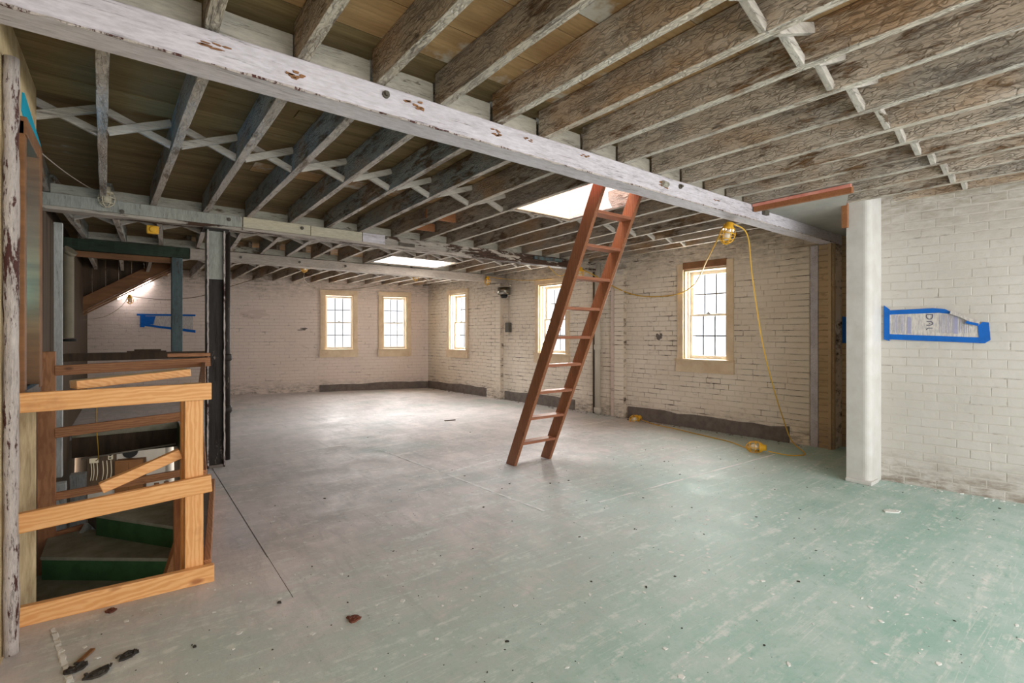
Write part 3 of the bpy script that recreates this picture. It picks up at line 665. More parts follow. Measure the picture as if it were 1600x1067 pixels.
m = MB(); m.tube([(0, 0, 0), (0, 0, 2.64)], .033, 14); m.build('pipe', M['black_post'], e)
for z in (.52, 1.1): m = MB(); m.tube([(0, 0, z), (0, 0, z + .02), (0, 0, z + .06), (0, 0, z + .08)], [.04, .052, .052, .04], 14); m.build('collar', M['black_post'], e)
e = empty('drain_pipe', along(RW0, RWA, 5.68, -.065, 0), RWA, 'white painted drainpipe with collar on the window wall behind the ladder', 'pipe')
m = MB(); m.tube([(0, 0, 0), (0, 0, 2.62)], .05, 16); m.build('pipe', M['pipe_white'], e)
for z in (1.12, .02): m = MB(); m.tube([(0, 0, z), (0, 0, z + .02), (0, 0, z + .09), (0, 0, z + .1)], [.052, .064, .064, .052], 16); m.build('collar', M['pipe_white'], e)
m = MB(); m.bar((0, 0, 0), (0, 0, 2.5), .05, .03, (0, 1, 0), 8, .002)
o = m.build('strip_board', M['dark_board'], None, .003, along(RW0, RWA, 5.57, -.02, 0)); o.rotation_euler[2] = RWA; tag(o, 'dark narrow board just left of the white drainpipe', 'board')
m = MB(); m.box(-.065, .065, -.07, .07, 1.15, 2.49); o = m.build('post', M['blue_post'], None, .006, (.547, 8.58, 0)); tag(o, 'blue grey timber post standing on the dark crossbar above the stairwell', 'post', kind='thing')
m = MB(); m.bar((-.68, 8.56, 1.10), (.95, 8.56, 1.10), .12, .10, seg=6, jit=.003); o = m.build('crossbar', M['dark_board'], None, .004); tag(o, 'dark heavy crossbar spanning the stairwell under the blue grey post', 'timber', kind='thing')
for x0, x1, yy, l in ((-.02, .42, 8.50, 'short grey offcut lying on the dark crossbar, lowest of the two'),): 
    m = MB(); m.bar((x0, yy + .02, 1.161), (x1, yy + .02, 1.161), .07, .02, seg=2, jit=.001); tag(m.build('wood_offcut', M['dark_board'], None, .002), l, 'offcut')
m = MB(); m.bar((.06, 8.53, 1.181), (.36, 8.52, 1.181), .05, .018, seg=2, jit=.001); tag(m.build('wood_offcut', M['dark_board'], None, .002), 'thin dark offcut on top of another on the crossbar', 'offcut')
# near left corner post
m = MB(); m.tube([(-.402, 3.02, .02 + i * .066) for i in range(40)], [.026 + rn.uniform(-.003, .003) for i in range(40)], 10); o = m.build('pipe', M['rust_post']); tag(o, 'peeling brown and white vertical pipe at the left edge of the floor', 'pipe')
m = MB(); m.bar((-.625, 7.5, -.2), (-.625, 7.5, 2.645), .075, .08, (0, 1, 0), 12, .003); o = m.build('post', M['white_post'], None, .004); tag(o, 'white painted timber post against the left boarded wall beyond the stairs', 'post', kind='thing')

# ------------------------------------------------------------------ ladder
def lad(z, x): return Vector((x, 4.215 - .4667 * z, z))
e = empty('ladder', (3.5, 4.215, 0), 0, 'red brown wooden ladder leaning up into the roof hatch', 'ladder'); E0 = Vector((3.5, 4.215, 0))
dirv = (lad(1, 0) - lad(0, 0)).normalized(); perp = Vector((0, dirv.z, -dirv.y))
for x in (3.247, 3.742):
    hw = .066 / dirv.z; zt = 2.97
    m = MB(); y0, y1 = lad(0, 0).y, lad(zt, 0).y
    for xs in ((x - .019, x + .019),):
        vs = [(xx - 3.5, yy - 4.215, zz) for xx in xs for yy, zz in ((y0 - hw, 0), (y0 + hw, 0), (y1 + hw, zt), (y1 - hw, zt))]
        m.add(vs, [(0, 1, 2, 3), (7, 6, 5, 4), (0, 4, 5, 1), (1, 5, 6, 2), (2, 6, 7, 3), (3, 7, 4, 0)])
    m.build('side_rail', M['ladder'], e, .004)
for i in range(10):
    z = .265 + i * .279; c = lad(z, 3.4945) - E0
    m = MB(); m.box(3.266 - 3.5, 3.723 - 3.5, c.y - .062, c.y + .058, z - .028, z); m.build('rung', M['rung'], e, .004)

# ------------------------------------------------------------------ stair, rails and lower room
st = empty('staircase', (0, 5.2, -1), 0, 'green painted winding staircase going down inside the rail', 'staircase')
def step(poly, z, drop=.19, th=.028):
    q = [(x, y - 5.2) for x, y in poly]; m = MB(); m.prism(q, z + 1 - th, z + 1); m.build('tread', M['tread'], st, .004)
    # riser under the front edge (first two points)
    (x0, y0), (x1, y1) = q[0], q[1]; d = Vector((x1 - x0, y1 - y0, 0)).normalized(); nrm = Vector((-d.y, d.x, 0)) * .022
    m = MB(); m.bar(Vector((x0, y0, z + 1 - th - (drop - th) / 2)) + nrm, Vector((x1, y1, z + 1 - th - (drop - th) / 2)) + nrm, .018, drop - th, seg=2, jit=.0005); m.build('riser', M['stair_green'], st)
step([(-.24, 5.72), (.335, 4.90), (.335, 5.26), (.615, 5.26), (.615, 6.0), (-.24, 6.0)], -.19)
step([(-.56, 5.44), (.335, 4.72), (.335, 5.05), (-.05, 5.60), (-.30, 5.98), (-.56, 5.9)], -.38)
step([(-.62, 4.94), (.335, 4.44), (.335, 4.85), (-.50, 5.52), (-.62, 5.60)], -.57)
step([(-.42, 4.28), (.335, 4.12), (.335, 4.56), (-.42, 4.96)], -.76)
step([(-.42, 3.90), (.335, 3.84), (.335, 4.24), (-.42, 4.40)], -.95)
step([(-.42, 3.52), (.335, 3.50), (.335, 3.94), (-.42, 4.0)], -1.14)
m = MB(); m.bar((-.60, .26, -.0), (-.26, .80, .60), .03, .24, seg=4, jit=.001); m.build('string_board', M['column_white'], st, .003)
m = MB(); m.box(-.3, .62, .81, .86, .1, .8); m.build('string_board', M['dark_board'], st, .003)

rl = empty('stair_railing', (0, 3.33, 0), 0, 'new orange pine guard rail round the stair opening', 'railing')
def rail(a, b, mat='pine_x', w=.038, h=.09, name='rail', up=(0, 0, 1), par=None):
    o3 = Vector((0, 3.33, 0)); m = MB(); m.bar(Vector(a) - o3, Vector(b) - o3, w, h, up, 6, .0008); return m.build(name, M[mat], par or rl, .004)
rail((-.432, 3.30, 1.073), (.372, 3.275, 1.078), h=.094); rail((-.432, 3.30, .500), (.372, 3.275, .557), h=.094); rail((-.425, 3.325, .047), (.385, 3.27, .047), h=.094)
rail((.292, 3.345, .0), (.292, 3.345, 1.12), 'pine_z', .088, .088, 'post', (0, 1, 0))
rail((.262, 3.50, .0), (.262, 3.50, 1.10), 'pine_z', .04, .10, 'post', (0, 1, 0))
rail((.345, 3.40, .56), (.56, 5.75, .56), 'oldpine_y'); rail((.335, 3.36, 1.07), (.60, 5.9, 1.07), 'oldpine_y'); rail((.36, 3.35, .05), (.60, 5.2, .05), 'oldpine_y')
rail((.20, 4.3, -.38), (.30, 3.52, .40), 'oldpine_z', .04, .09, 'brace', (0, 1, 0)); rail((.24, 3.62, -.75), (.235, 3.62, .5), 'oldpine_z', .04, .09, 'post', (0, 1, 0))
e = empty('stair_railing', (-.56, 6.0, 0), 0, 'weathered brown guard rail on the far side of the stairs', 'railing')
def rail2(a, b, mat='oldpine_x', w=.038, h=.09, up=(0, 0, 1), name='rail'):
    o3 = Vector((-.56, 6.0, 0)); m = MB(); m.bar(Vector(a) - o3, Vector(b) - o3, w, h, up, 5, .0008); m.build(name, M[mat], e, .004)
rail2((-.575, 6.0, -.78), (-.575, 6.0, 1.245), 'oldpine_z', .12, .06, (0, 1, 0), 'post')
rail2((-.52, 5.98, 1.075), (.67, 5.98, 1.115)); rail2((-.52, 5.98, .52), (.44, 5.98, .575)); rail2((.30, 5.95, 1.19), (.665, 5.95, 1.19), h=.035)
rail2((-.66, 6.05, -.07), (.6, 6.05, .0), h=.07); rail2((-.60, 6.04, -.42), (-.25, 6.04, -.37), h=.06); rail2((.22, 6.06, -.5), (.22, 6.06, -.08), 'oldpine_z', .04, .05, (0, 1, 0), 'baluster'); rail2((.30, 6.06, -.5), (.30, 6.06, -.08), 'oldpine_z', .04, .05, (0, 1, 0), 'baluster')
# loose timber
def loose(a, b, mat, label, w=.038, h=.09, roll=(0, 0, 1)):
    m = MB(); m.bar(a, b, w, h, roll, 6, .002); o = m.build('loose_timber', M[mat], None, .004); return tag(o, label, 'timber')
loose((-.232, 3.48, 1.133), (.285, 3.66, 1.165), 'pine_x', 'loose orange plank lying across the top rail of the stair guard', .11, .045)
loose((-.115, 3.345, .60), (.232, 3.40, .72), 'pine_x', 'split orange timber slanting upward between the rails', .04, .055)
m = MB(); m.bar((.30, 4.1, .85), (.33, 3.41, .67), .03, .11, (0, 0, 1), 3, .001); tag(m.build('loose_timber', M['oldpine_y'], None, .004), 'short grey brown board slanting behind the orange corner post', 'timber')

# brown enclosed stair to the roof against the far wall
e = empty('roof_stair', (-.05, 12.4, 1.4), 0, 'brown boarded side of the steep stair to the roof', 'stair')
def sl(x): return 2.05 + (x + .763) * .671
for i, (dz0, dz1, yy) in enumerate(((-.26, .0, 12.38), (-.31, -.27, 12.36), (-.35, -.32, 12.40))):
    m = MB(); x0, x1 = -.95, 1.05
    vs = [(x - (-.05), y - 12.4, sl(x) + dz - 1.4) for y in (yy, yy + .05) for x, dz in ((x0, dz0), (x1, dz0), (x1, dz1), (x0, dz1))]
    m.add(vs, [(0, 1, 2, 3), (7, 6, 5, 4), (0, 4, 5, 1), (1, 5, 6, 2), (2, 6, 7, 3), (3, 7, 4, 0)]); m.build('string_board', M['brown_board'], e, .004)
x = -.95
for k in range(9):
    m = MB(); z1 = 2.86; x2 = min(x + .2, .62)
    if sl(x) < z1 - .1:
        vs = [(xx + .05, yy - 12.4, zz - 1.4) for yy in (12.45, 12.475) for xx, zz in ((x, sl(x) - .02), (x2 - .006, min(sl(x2) - .02, z1)), (x2 - .006, z1), (x, z1))]
        m.add(vs, [(0, 1, 2, 3), (7, 6, 5, 4), (0, 4, 5, 1), (1, 5, 6, 2), (2, 6, 7, 3), (3, 7, 4, 0)]); m.build('side_board', M['dark_board'], e)
    x = x2
t = empty('tube_lamp', (-.2, 13.35, 2.1), 0, 'glowing slanted fluorescent tube under the roof stair', 'lamp')
for a, b in (((.02, 0, .04), (.26, 0, .22)), ((.30, 0, .25), (.58, 0, .45))): m = MB(); m.tube([a, b], .02, 8); m.build('tube', M['tube_light'], t)
m = MB(); m.bar((0, .05, .05), (.60, .05, .49), .05, .04); m.build('batten', M['pipe_white'], t)
# corrugated hose hanging on the left
m = MB(); n = 90; pts = [(-.60, 8.3, 2.42 - i * .012) for i in range(n)]
m.tube(pts, [.058 + (.006 if i % 2 else -.004) for i in range(n)], 12); o = m.build('hose', M['hose']); tag(o, 'grey corrugated hose hanging at the left above the stairwell', 'hose')
m = MB(); m.tube([(-.60, 8.3, 1.34), (-.60, 8.3, 1.31)], .085, 12); m.build('end_flange', M['black'], o)
m = MB(); m.tube([(-.60, 8.3, 2.415), (-.57, 8.28, 2.45)], .075, 12); m.build('clamp', M['hose'], o)

# lower room seen through the stair opening
m = MB(); LB = MB(); LB.box(0, 8.1, 0, .25, -3.0, -.16); lw = LB.build('wall_lower', M['lower_plaster'], None, 0, (BW0.x, BW0.y, 0)); lw.rotation_euler[2] = BWA; tag(lw, 'pale plaster wall of the room below seen through the stair opening', 'wall', kind='structure')
m = MB(); m.box(-1.8, 7.3, 3.3, 14.5, -3.1, -3.0); tag(m.build('floor_lower', M['tread']), 'dim floor of the room below', 'floor', kind='structure')
m = MB(); m.box(.64, .72, 3.4, 14, -3.0, -.2); tag(m.build('wall_below', M['lower_plaster']), 'partition of the room below under the landing', 'wall', kind='structure')
for x, y, w, l in ((-.60, 7.2, .13, 'whitewashed post below the floor at the left of the stairwell'), (-.52, 8.6, .16, 'grey plastered post below the floor behind the whitewashed one')):
    m = MB(); m.bar((x, y, -3), (x, y, -.42 if y > 8 else -.2), w, w, (0, 1, 0), 8, .004); tag(m.build('lower_post', M['white_post'], None, .005), l, 'post', kind='thing')
def lwp(px_s, z, n=-.03): return along(BW0, BWA, px_s, n, z)
e = empty('electric_board', lwp(.78, -1.35), BWA, 'dark wooden board with switches and cables in the room below', 'switchboard')
m = MB(); m.box(-.02, .68, -.02, .03, -.5, .30); m.build('back_board', M['dark_board'], e, .004)
for x, z, w, h, mt in ((.24, .05, .15, .10, 'ivory'), (.56, .10, .08, .12, 'ivory'), (.10, -.16, .09, .07, 'ivory'), (.02, -.2, .18, .16, 'grey_box')):
    m = MB(); m.box(x, x + w, -.07, -.02, z, z + h); m.build('switch_box', M[mt], e, .004)
for x in (.26, .30, .36, .46, .53, .60): m = MB(); m.tube(smooth_path([(x, -.04, .08), (x + .015, -.05, -.15), (x - .01, -.04, -.32)]), .009, 6); m.build('cable', M['ivory'], e)
for z in (.12, .17): m = MB(); m.box(.58, .62, -.074, -.07, z, z + .03); m.build('socket_slot', M['black'], e)
e = empty('duct_opening', lwp(1.72, -1.12), BWA, 'round black duct opening in the wall of the room below', 'duct')
m = MB(); m.tube([(0, -.09, 0), (0, .02, 0)], .125, 24); m.build('duct_ring', M['black'], e)
e = empty('cabinet', lwp(1.50, -1.78), BWA, 'brown wooden cabinet under the round duct in the room below', 'cabinet')
m = MB(); m.box(.0, .50, -.22, -.02, -1.2, .52); m.build('body', M['brown_cab'], e, .006)
m = MB(); m.box(.01, .245, -.235, -.22, -1.1, .49); m.build('door', M['brown_cab'], e, .004); m = MB(); m.box(.255, .49, -.235, -.22, -1.1, .49); m.build('door', M['brown_cab'], e, .004)
m = MB(); m.tube([(-.55, 9.60, -.43), (.60, 9.60, -.36)], .012, 8); tag(m.build('conduit', M['pipe_white']), 'white conduit along the bottom of the dark header in the stairwell', 'pipe')

# ------------------------------------------------------------------ work lamps and cords
def make_lamp():
    e = empty('work_lamp')
    m = MB(); m.tube([(0, 0, .0), (0, 0, -.035), (0, 0, -.05), (0, 0, -.062)], [.030, .034, .052, .050], 14); m.build('socket', M['yellow'], e)
    m = MB(); m.tube([(0, 0, -.06), (0, 0, -.075), (0, 0, -.10), (0, 0, -.125), (0, 0, -.145), (0, 0, -.152)], [.014, .018, .030, .031, .018, .004], 12); m.build('bulb', M['bulb'], e)
    m = MB()
    for k in range(6):
        a = k * math.pi / 3; c, s = math.cos(a), math.sin(a)
        m.tube(smooth_path([(c * .048, s * .048, -.055), (c * .062, s * .062, -.10), (c * .050, s * .050, -.155), (c * .016, s * .016, -.186)], 3), .0042, 5)
    for r, z in ((.061, -.10), (.016, -.186), (.052, -.15)): m.tube([(r * math.cos(t * math.pi / 8), r * math.sin(t * math.pi / 8), z) for t in range(17)], .0042, 5, False)
    m.build('cage', M['yellow'], e); return e
proto = make_lamp(); used = [False]
def lamp(loc, rot, label, sc=1.0):
    o = proto if not used[0] else clone(proto); used[0] = True
    o.location = loc; o.rotation_euler = rot; o.scale = (sc,) * 3; return tag(o, label, 'work lamp', 'yellow caged work lamps')
lamp((5.92, 2.78, .066), (R(88), 0, R(20)), 'yellow caged work lamp lying on the floor near the tan pier', 1.15)
lamp((6.52, 5.05, .066), (R(75), 0, R(70)), 'yellow caged work lamp on the floor against the grey base by the thin pier', 1.1)
lamp((4.70, 2.56, 2.50), (R(8), R(10), 0), 'yellow caged work lamp hanging from the long white beam above the near window', 1.15)
lamp((6.02, 5.90, 2.53), (R(10), 0, 0), 'yellow caged work lamp glimpsed through the ladder above the white drainpipe', 1.1)
lamp((5.90, 8.46, 2.60), (R(8), 0, 0), 'yellow caged work lamp at the right end of the pinkish far beam')
lamp((4.58, 9.1, 2.655), (R(6), 0, 0), 'yellow caged work lamp just above the right window of the far pair')
lamp((2.42, 9.0, 2.655), (0, R(6), 0), 'yellow caged work lamp under the ceiling left of the pair of far windows')
lamp((.02, 13.2, 2.22), (R(-8), 0, 0), 'yellow caged work lamp below the glowing tube at the roof stair')
lamp((-.16, 5.86, 2.745), (0, 0, 0), 'pale caged work lamp hanging at the left end of the mottled beam', .98)
for ch in [c for c in bpy.data.objects if c.parent and c.parent.get('label', '').startswith('pale caged')]:
    ch.data = ch.data.copy(); ch.data.materials[0] = M['ivory']
m = MB(); m.box(-.05, .05, -.03, .03, -.05, .03); m.tube([(0, -.03, -.01), (0, -.05, -.01)], .03, 10); o = m.build('lamp_socket', M['yellow'], None, .01, (.19, 6.14, 2.455)); tag(o, 'small orange lamp holder under the mottled beam above the stairs', 'lamp holder')
def cord(pts, label, r=.0055, mat='cord', name='power_cord'):
    m = MB(); m.tube(smooth_path(pts, 6), r, 6); return tag(m.build(name, M[mat]), label, 'cord')
cord([(4.72, 2.55, 2.50), (4.92, 2.50, 2.40), (5.06, 2.52, 2.0), (5.45, 2.60, 1.3), (5.90, 2.68, .75), (6.22, 2.72, .38), (6.30, 2.66, .12), (6.26, 2.50, .012), (6.12, 2.48, .008), (6.0, 2.58, .008), (5.92, 2.76, .03)], 'long yellow cord dropping from the hanging lamp to the floor lamp', .007)
cord([(5.90, 2.82, .02), (5.98, 3.05, .008), (6.15, 3.35, .008), (6.25, 3.8, .008), (6.36, 4.3, .008), (6.42, 4.7, .008), (6.50, 5.02, .03)], 'yellow cord lying on the floor between the two floor lamps', .007)
cord([(4.68, 2.60, 2.49), (5.2, 3.1, 2.25), (6.2, 3.9, 2.08), (6.60, 4.5, 2.0), (6.60, 5.1, 2.02), (6.5, 5.5, 2.16), (6.30, 5.8, 2.38), (6.03, 5.91, 2.50)], 'sagging yellow cord crossing in front of the near window', .009)
cord([(6.0, 5.93, 2.51), (5.7, 5.86, 2.42), (5.5, 5.87, 2.34), (5.3, 5.92, 2.49)], 'short yellow cord slack beside the lamp behind the ladder', .006)
cord([(4.60, 9.1, 2.62), (4.3, 10.4, 2.46), (3.5, 11.2, 2.38), (2.8, 10.4, 2.46), (2.44, 9.0, 2.62)], 'dull cord sagging between two far lamps above the pair of windows', .006, 'cord_dark')
cord([(2.40, 9.0, 2.62), (2.0, 10.0, 2.48), (1.5, 11, 2.30), (1.12, 11.8, 2.16), (.6, 12.6, 2.12), (.05, 13.15, 2.19)], 'dull cord running from the far lamp down toward the roof stair', .006, 'cord_dark')
cord([(5.92, 8.45, 2.59), (6.15, 8.2, 2.54), (6.3, 7.6, 2.47), (6.38, 7.0, 2.45)], 'yellow cord from the far beam lamp over the round metal fitting', .006)
cord([(0, 13.2, 2.18), (-.15, 13.2, 1.95), (-.4, 13.0, 1.75), (-.75, 12.3, 1.66)], 'thin dark cord below the slanted stair boards', .005, 'cord_dark')
cord([(-.55, 4.6, 2.70), (-.40, 5.3, 2.69), (-.25, 5.84, 2.70), (-.19, 5.86, 2.72)], 'pale wire strung across to the lamp at the left', .004, 'pipe_white')
cord([(-.36, 9.3, .6), (-.37, 9.35, .1), (-.35, 9.45, -.38), (-.38, 9.5, -.46)], 'yellow cord hanging down into the stairwell', .007)
# round metal fitting with conduit and switch box at the far pier
e = empty('alarm_bell', along(RW0, RWA, 3.26, -.16, 2.36), RWA, 'round shiny metal fitting with conduit at the top of the far pier', 'bell')
m = MB(); m.tube([(0, 0, .02), (0, 0, -.13)], .135, 20); m.build('bell_body', M['steel'], e)
m = MB(); m.tube([(0, 0, -.13), (0, 0, -.16), (0, 0, -.20)], [.07, .08, .05], 14); m.build('striker', M['black'], e)
m = MB(); m.bar((-.25, -.02, .035), (.2, 0, .05), .03, .02); m.build('bracket', M['pipe_white'], e)
m = MB(); m.tube([(0.02, .12, -.15), (.02, .12, -1.0)], .014, 8); m.build('conduit', M['pipe_white'], e)
m = MB(); m.box(-.05, .07, .07, .15, -.92, -.72); m.build('switch_box', M['grey_box'], e, .006)

# ------------------------------------------------------------------ taped plastic sheets
def strip(par, pts, mat, name, th=.002):            # flat polygon (u,z) with thickness
    m = MB(); n = len(pts); vs = [(u, y, z) for y in (-th, 0) for u, z in pts]
    m.add(vs, [tuple(range(n)), tuple(reversed(range(n, 2 * n)))] + [(k, k + n, (k + 1) % n + n, (k + 1) % n) for k in range(n)]); return m.build(name, mat, par)
e = empty('plastic_sheet', along(NW0, NWA, .06, -.011, 1.35), NWA, 'printed clear plastic fixed with blue tape to the near white brick wall', 'plastic sheet')
strip(e, [(.03, .02), (.69, .0), (.69, .135), (.60, .17), (.49, .235), (.40, .27), (.03, .28)], M['plastic'], 'sheet', .003)
for a, b, w in (((.0, -.012), (.0, .305), 0),): strip(e, [(0, -.0), (.045, -.015), (.045, .285), (.0, .325)], M['blue_tape'], 'tape', .006)
strip(e, [(.04, .0), (.70, -.028), (.70, .02), (.04, .05)], M['blue_tape'], 'tape', .007)
strip(e, [(.04, .235), (.40, .242), (.50, .225), (.50, .235), (.44, .275), (.36, .285), (.04, .275)], M['blue_tape'], 'tape', .007)
strip(e, [(.665, -.028), (.70, -.028), (.735, .0), (.725, .15), (.685, .155), (.655, .12)], M['blue_tape'], 'tape', .008)
m = MB(); pts = [(.48, .245), (.55, .21), (.62, .165), (.665, .15)]
for (u0, z0), (u1, z1) in zip(pts, pts[1:]): m.bar((u0, -.02, z0), (u1, -.022, z1), .022, .028)
m.build('crumpled_fold', M['plastic'], e); m = MB(); m.bar((.58, -.03, .155), (.66, -.03, .13), .012, .022); m.build('tape', M['blue_tape'], e)
for u0, u1 in ((.175, .205), (.50, .527)): strip(e, [(u0, .055), (u1, .053), (u1, .205), (u0, .212)], M['band'], 'printed_band', .0045)
ink = MB()
def stroke(pts, r=.0035):
    for (u0, z0), (u1, z1) in zip(pts, pts[1:]): ink.bar((u0, -.0052, z0), (u1, -.0052, z1), .001, r * 2, (0, 0, 1) if abs(u1 - u0) > abs(z1 - z0) else (1, 0, 0))
L0, L1 = .315, .358
arc = lambda cu, cz, ru, rz, a0, a1: [(cu + ru * math.cos(R(a)), cz + rz * math.sin(R(a))) for a in range(a0, a1 + 1, 18)] 
stroke([(L0, .228), (L1, .228)]); stroke([(L0, .228)] + arc((L0 + L1) / 2, .212, (L1 - L0) / 2, .026, 180, 360) + [(L1, .228)])
stroke([(L0, .165), (L0 + .024, .165)] + arc(L0 + .024, .148, .019, .017, -90, 90)[::-1] + [(L0, .131)]); stroke([(L0 + .022, .15), (L0 + .022, .142)], .003)
stroke([(L1, .105), (L0 + .018, .105)] + arc(L0 + .018, .088, .018, .017, 90, 180))
ink.build('lettering', M['ink'], e)
lines = MB()
for u in [.07 + .012 * k for k in range(8)] + [.405 + .012 * k for k in range(8)] + [.54 + .014 * k for k in range(5)]: lines.box(u, u + .0035, -.0045, -.003, .06, .225 if u < .5 else .215 - (u - .5) * .55)
tag(lines.build('fine_print', M['band'], e), kind='stuff')
e = empty('plastic_sheet', (7.03, 2.37, 1.32), R(-90), 'small blue taped plastic on the dim alcove wall', 'plastic sheet')
strip(e, [(.03, .0), (.40, .0), (.40, .26), (.03, .26)], M['plastic'], 'sheet', .003)
strip(e, [(0, -.03), (.055, -.03), (.055, .29), (.0, .30)], M['blue_tape'], 'tape', .006); strip(e, [(.04, -.03), (.42, -.03), (.42, .02), (.04, .02)], M['blue_tape'], 'tape', .007); strip(e, [(.04, .24), (.42, .24), (.42, .28), (.04, .29)], M['blue_tape'], 'tape', .007)
e = empty('plastic_sheet', along(BW0, BWA, 1.86, -.014, 1.55), BWA, 'blue taped plastic on the far wall below the roof stair', 'plastic sheet')
strip(e, [(.05, .05), (1.0, -.06), (1.0, .26), (.05, .26)], M['plastic'], 'sheet', .003)
strip(e, [(0.02, .0), (.10, .0), (.12, .26), (.02, .26)], M['blue_tape'], 'tape', .006); strip(e, [(-.04, .25), (1.05, .25), (1.05, .29), (-.04, .29)], M['blue_tape'], 'tape', .007)
strip(e, [(.08, .03), (1.05, -.12), (1.05, -.06), (.08, .07)], M['blue_tape'], 'tape', .007); strip(e, [(.10, .05), (.26, .06), (.30, .24), (.10, .24)], M['blue_tape'], 'tape', .0065)

# ------------------------------------------------------------------ debris on the floor
def scatter(name, mat, n, smin, smax, region, label, cat, flat=True, seed=1):
    r = random.Random(seed); m = MB()
    for _ in range(n):
        x, y = region(r); s = smin + (smax - smin) * r.random() ** 4; a = r.random() * 6.28; k = r.randint(4, 6)
        st_ = .35 + .65 * r.random(); base = len(m.v); zt = .0012 + r.random() * (.0012 if flat else s * .4)
        ring = []
        for i in range(k):
            t = 2 * math.pi * i / k; rr = s * (.6 + .5 * r.random()); u, v = rr * math.cos(t), rr * st_ * math.sin(t)
            ring.append((x + u * math.cos(a) - v * math.sin(a), y + u * math.sin(a) + v * math.cos(a)))
        m.v += [(p, q, .0003) for p, q in ring] + [(x + (p - x) * .85, y + (q - y) * .85, zt) for p, q in ring]
        m.f.append(tuple(base + k + i for i in range(k))); m.f += [(base + i, base + (i + 1) % k, base + k + (i + 1) % k, base + k + i) for i in range(k)]; m.sm += [False] * (k + 1)
    return tag(m.build(name, mat), label, cat, kind='stuff')
def reg_front(r):
    while True:
        y = r.uniform(-.3, 4.5) if r.random() < .75 else r.uniform(0, 11); x = r.uniform(-.38, 6.0)
        if y > 3.2 and x < .8 or x > 5.6 and y < 2 or x > xrt(y) - .1: continue
        return x, y
scatter('paint_flakes', M['flake'], 2600, .0025, .024, reg_front, 'scattered white paint flakes over the floor', 'paint flakes', seed=3)
scatter('dirt_crumbs', M['soot'], 520, .003, .014, reg_front, 'scattered dark crumbs of dirt over the floor', 'dirt', False, seed=5)
scatter('wall_foot_rubble', M['cement'], 420, .006, .03, lambda r: (lambda s, n: tuple(along(RW0, RWA, s, -n, 0))[:2])(r.uniform(.1, 9.0), .04 + .16 * r.random() ** 2), 'fine rubble along the foot of the window wall', 'rubble', False, 6)
scatter('wall_foot_flakes', M['flake'], 160, .005, .02, lambda r: (lambda s, n: tuple(along(NW0, NWA, s, -n, 0))[:2])(r.uniform(.0, 2.2), .02 + .12 * r.random() ** 2), 'white flakes along the foot of the near brick wall', 'paint flakes', False, 8)
def clump(name, mat, x, y, s, label, cat, n=14, seed=1, long=1.0, ang=0):
    r = random.Random(seed); m = MB()
    for _ in range(n):
        a = r.random() * 6.28; d = s * r.random() ** .7; u, v = d * math.cos(a) * long, d * math.sin(a)
        cx, cy = x + u * math.cos(ang) - v * math.sin(ang), y + u * math.sin(ang) + v * math.cos(ang); w = s * r.uniform(.12, .4); z = r.uniform(.003, .012)
        mt = Matrix.Translation((cx, cy, z)) @ Matrix.Rotation(r.random() * 3, 4, 'Z') @ Matrix.Rotation(r.uniform(-.5, .5), 4, 'X')
        m.box(-w, w, -w * .5, w * .5, -.003, .003, mt)
    k = 11; ring = []
    for i in range(k):
        t = 2 * math.pi * i / k; rr = s * r.uniform(.75, 1.15); u, v = rr * long * math.cos(t), rr * math.sin(t); ring.append((x + u * math.cos(ang) - v * math.sin(ang), y + u * math.sin(ang) + v * math.cos(ang)))
    m.prism(ring, 0, .008)
    zmin = min(v[2] for v in m.v); m.v = [(a, b, c - zmin) for a, b, c in m.v]
    return tag(m.build(name, mat), label, cat)
clump('dry_leaf', M['leaf'], .875, 2.40, .03, 'curled reddish dry leaf lying on the green floor in the middle front', 'leaf', 12, 2)
clump('dry_leaf', M['leaf'], -.07, 3.22, .022, 'reddish brown scrap just in front of the bottom pine rail', 'leaf', 9, 3)
clump('dirt_clump', M['soot'], -.001, 2.73, .03, 'black crusty clump of dirt on the green floor below the stair guard', 'dirt', 16, 4, 1.3, .5)
clump('dirt_clump', M['soot'], -.176, 2.75, .026, 'dark ragged clump of dirt near the white floor seam', 'dirt', 16, 5, 1.6, .4)
clump('dirt_clump', M['soot'], -.10, 2.66, .03, 'dark clump of dirt nearest the bottom left of the floor', 'dirt', 16, 6, 1.6, .5)
clump('paint_chip', M['flake'], 4.76, 1.26, .035, 'large white paint chip on the green floor before the near wall', 'paint chip', 6, 8, 1.8, -.6)
m = MB(); m.bar((-.17, 2.79, .006), (-.125, 2.87, .006), .018, .008, seg=3, jit=.001); tag(m.build('wood_splinter', M['brown_board']), 'brown wood splinter on the floor near the bottom left', 'splinter')
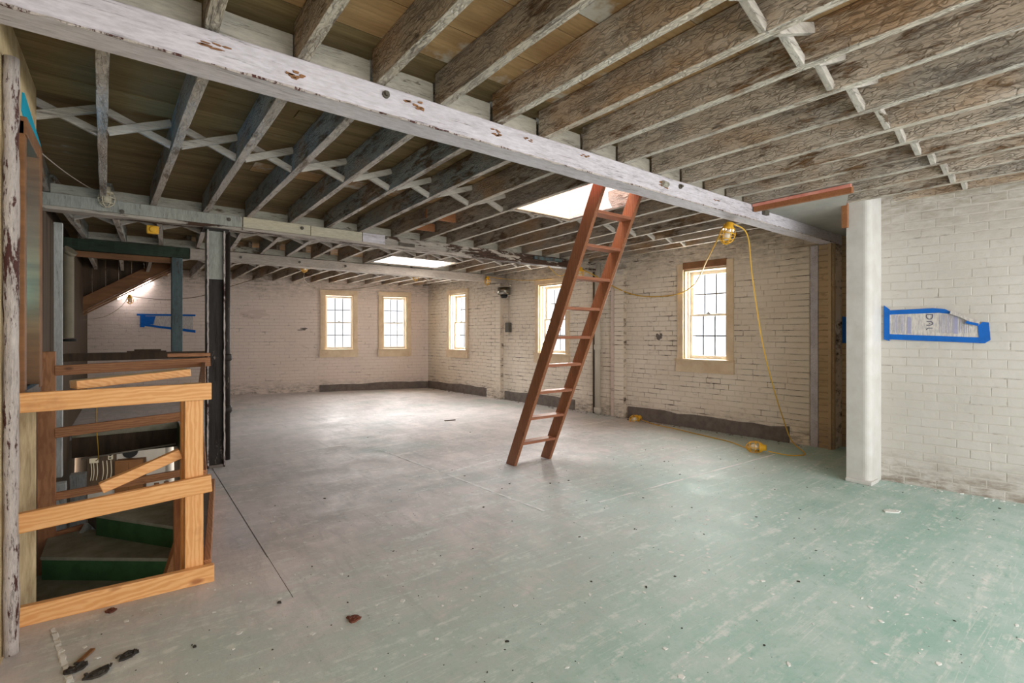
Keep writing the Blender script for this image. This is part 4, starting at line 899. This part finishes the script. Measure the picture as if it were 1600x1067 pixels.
m = MB(); m.bar((4.02, 6.97, .008), (4.20, 6.94, .008), .03, .012, seg=2, jit=.001); tag(m.build('wood_splinter', M['dark_board']), 'small dark stick on the grey floor beyond the ladder', 'splinter')

# bare patches where the paint has come away from the bricks
def bare_patch(wall, o, ang, u, z, w, h, mat, seed):
    q = random.Random(seed); m = MB()
    for _ in range(9):
        cu, cz = u + q.uniform(-w, w) * .6, z + q.uniform(-h, h) * .6; k = 7; pts = []
        for i in range(k):
            t = 2 * math.pi * i / k; rr = q.uniform(.5, 1) * .45; pts.append((cu + w * rr * math.cos(t), cz + h * rr * math.sin(t)))
        y = -.0065 - q.random() * .001
        m.add([(a, y, b) for a, b in pts] + [(a, .0, b) for a, b in pts], [tuple(range(k))] + [(i, i + k, (i + 1) % k + k, (i + 1) % k) for i in range(k)])
    m.build('bare_patch', mat, wall)
wr, wb = bpy.data.objects['wall_right'], bpy.data.objects['wall_back']
bare_patch(wr, RW0, RWA, 6.86, 1.36, .07, .07, M['cement'], 1)
bare_patch(wb, BW0, BWA, 5.12, 1.52, .13, .04, M['cement'], 2)
bare_patch(wb, BW0, BWA, 4.0, 1.86, .42, .12, M['mortar_back'], 3)

# chips in the paint of the long white beam
q = random.Random(9)
for x, z, w, h in ((.62, 2.565, .10, .03), (1.19, 2.60, .09, .035), (1.70, 2.58, .07, .03), (1.95, 2.60, .05, .02), (3.32, 2.575, .09, .04), (2.45, 2.61, .06, .02), (.28, 2.58, .10, .02), (4.1, 2.58, .07, .02)):
    m = MB()
    for _ in range(7):
        cx, cz = x + q.uniform(-w, w) * .6, z + q.uniform(-h, h) * .55; k = 6; pts = []
        for i in range(k):
            t = 2 * math.pi * i / k; rr = q.uniform(.3, 1) * .3; pts.append((cx + w * rr * math.cos(t), cz + h * rr * math.sin(t) * .8))
        m.add([(a, 2.3535, b) for a, b in pts] + [(a, 2.362, b) for a, b in pts], [tuple(range(k))] + [(i, i + k, (i + 1) % k + k, (i + 1) % k) for i in range(k)])
    tag(m.build('bare_chips', M['trim_brown'], b1), kind='stuff')
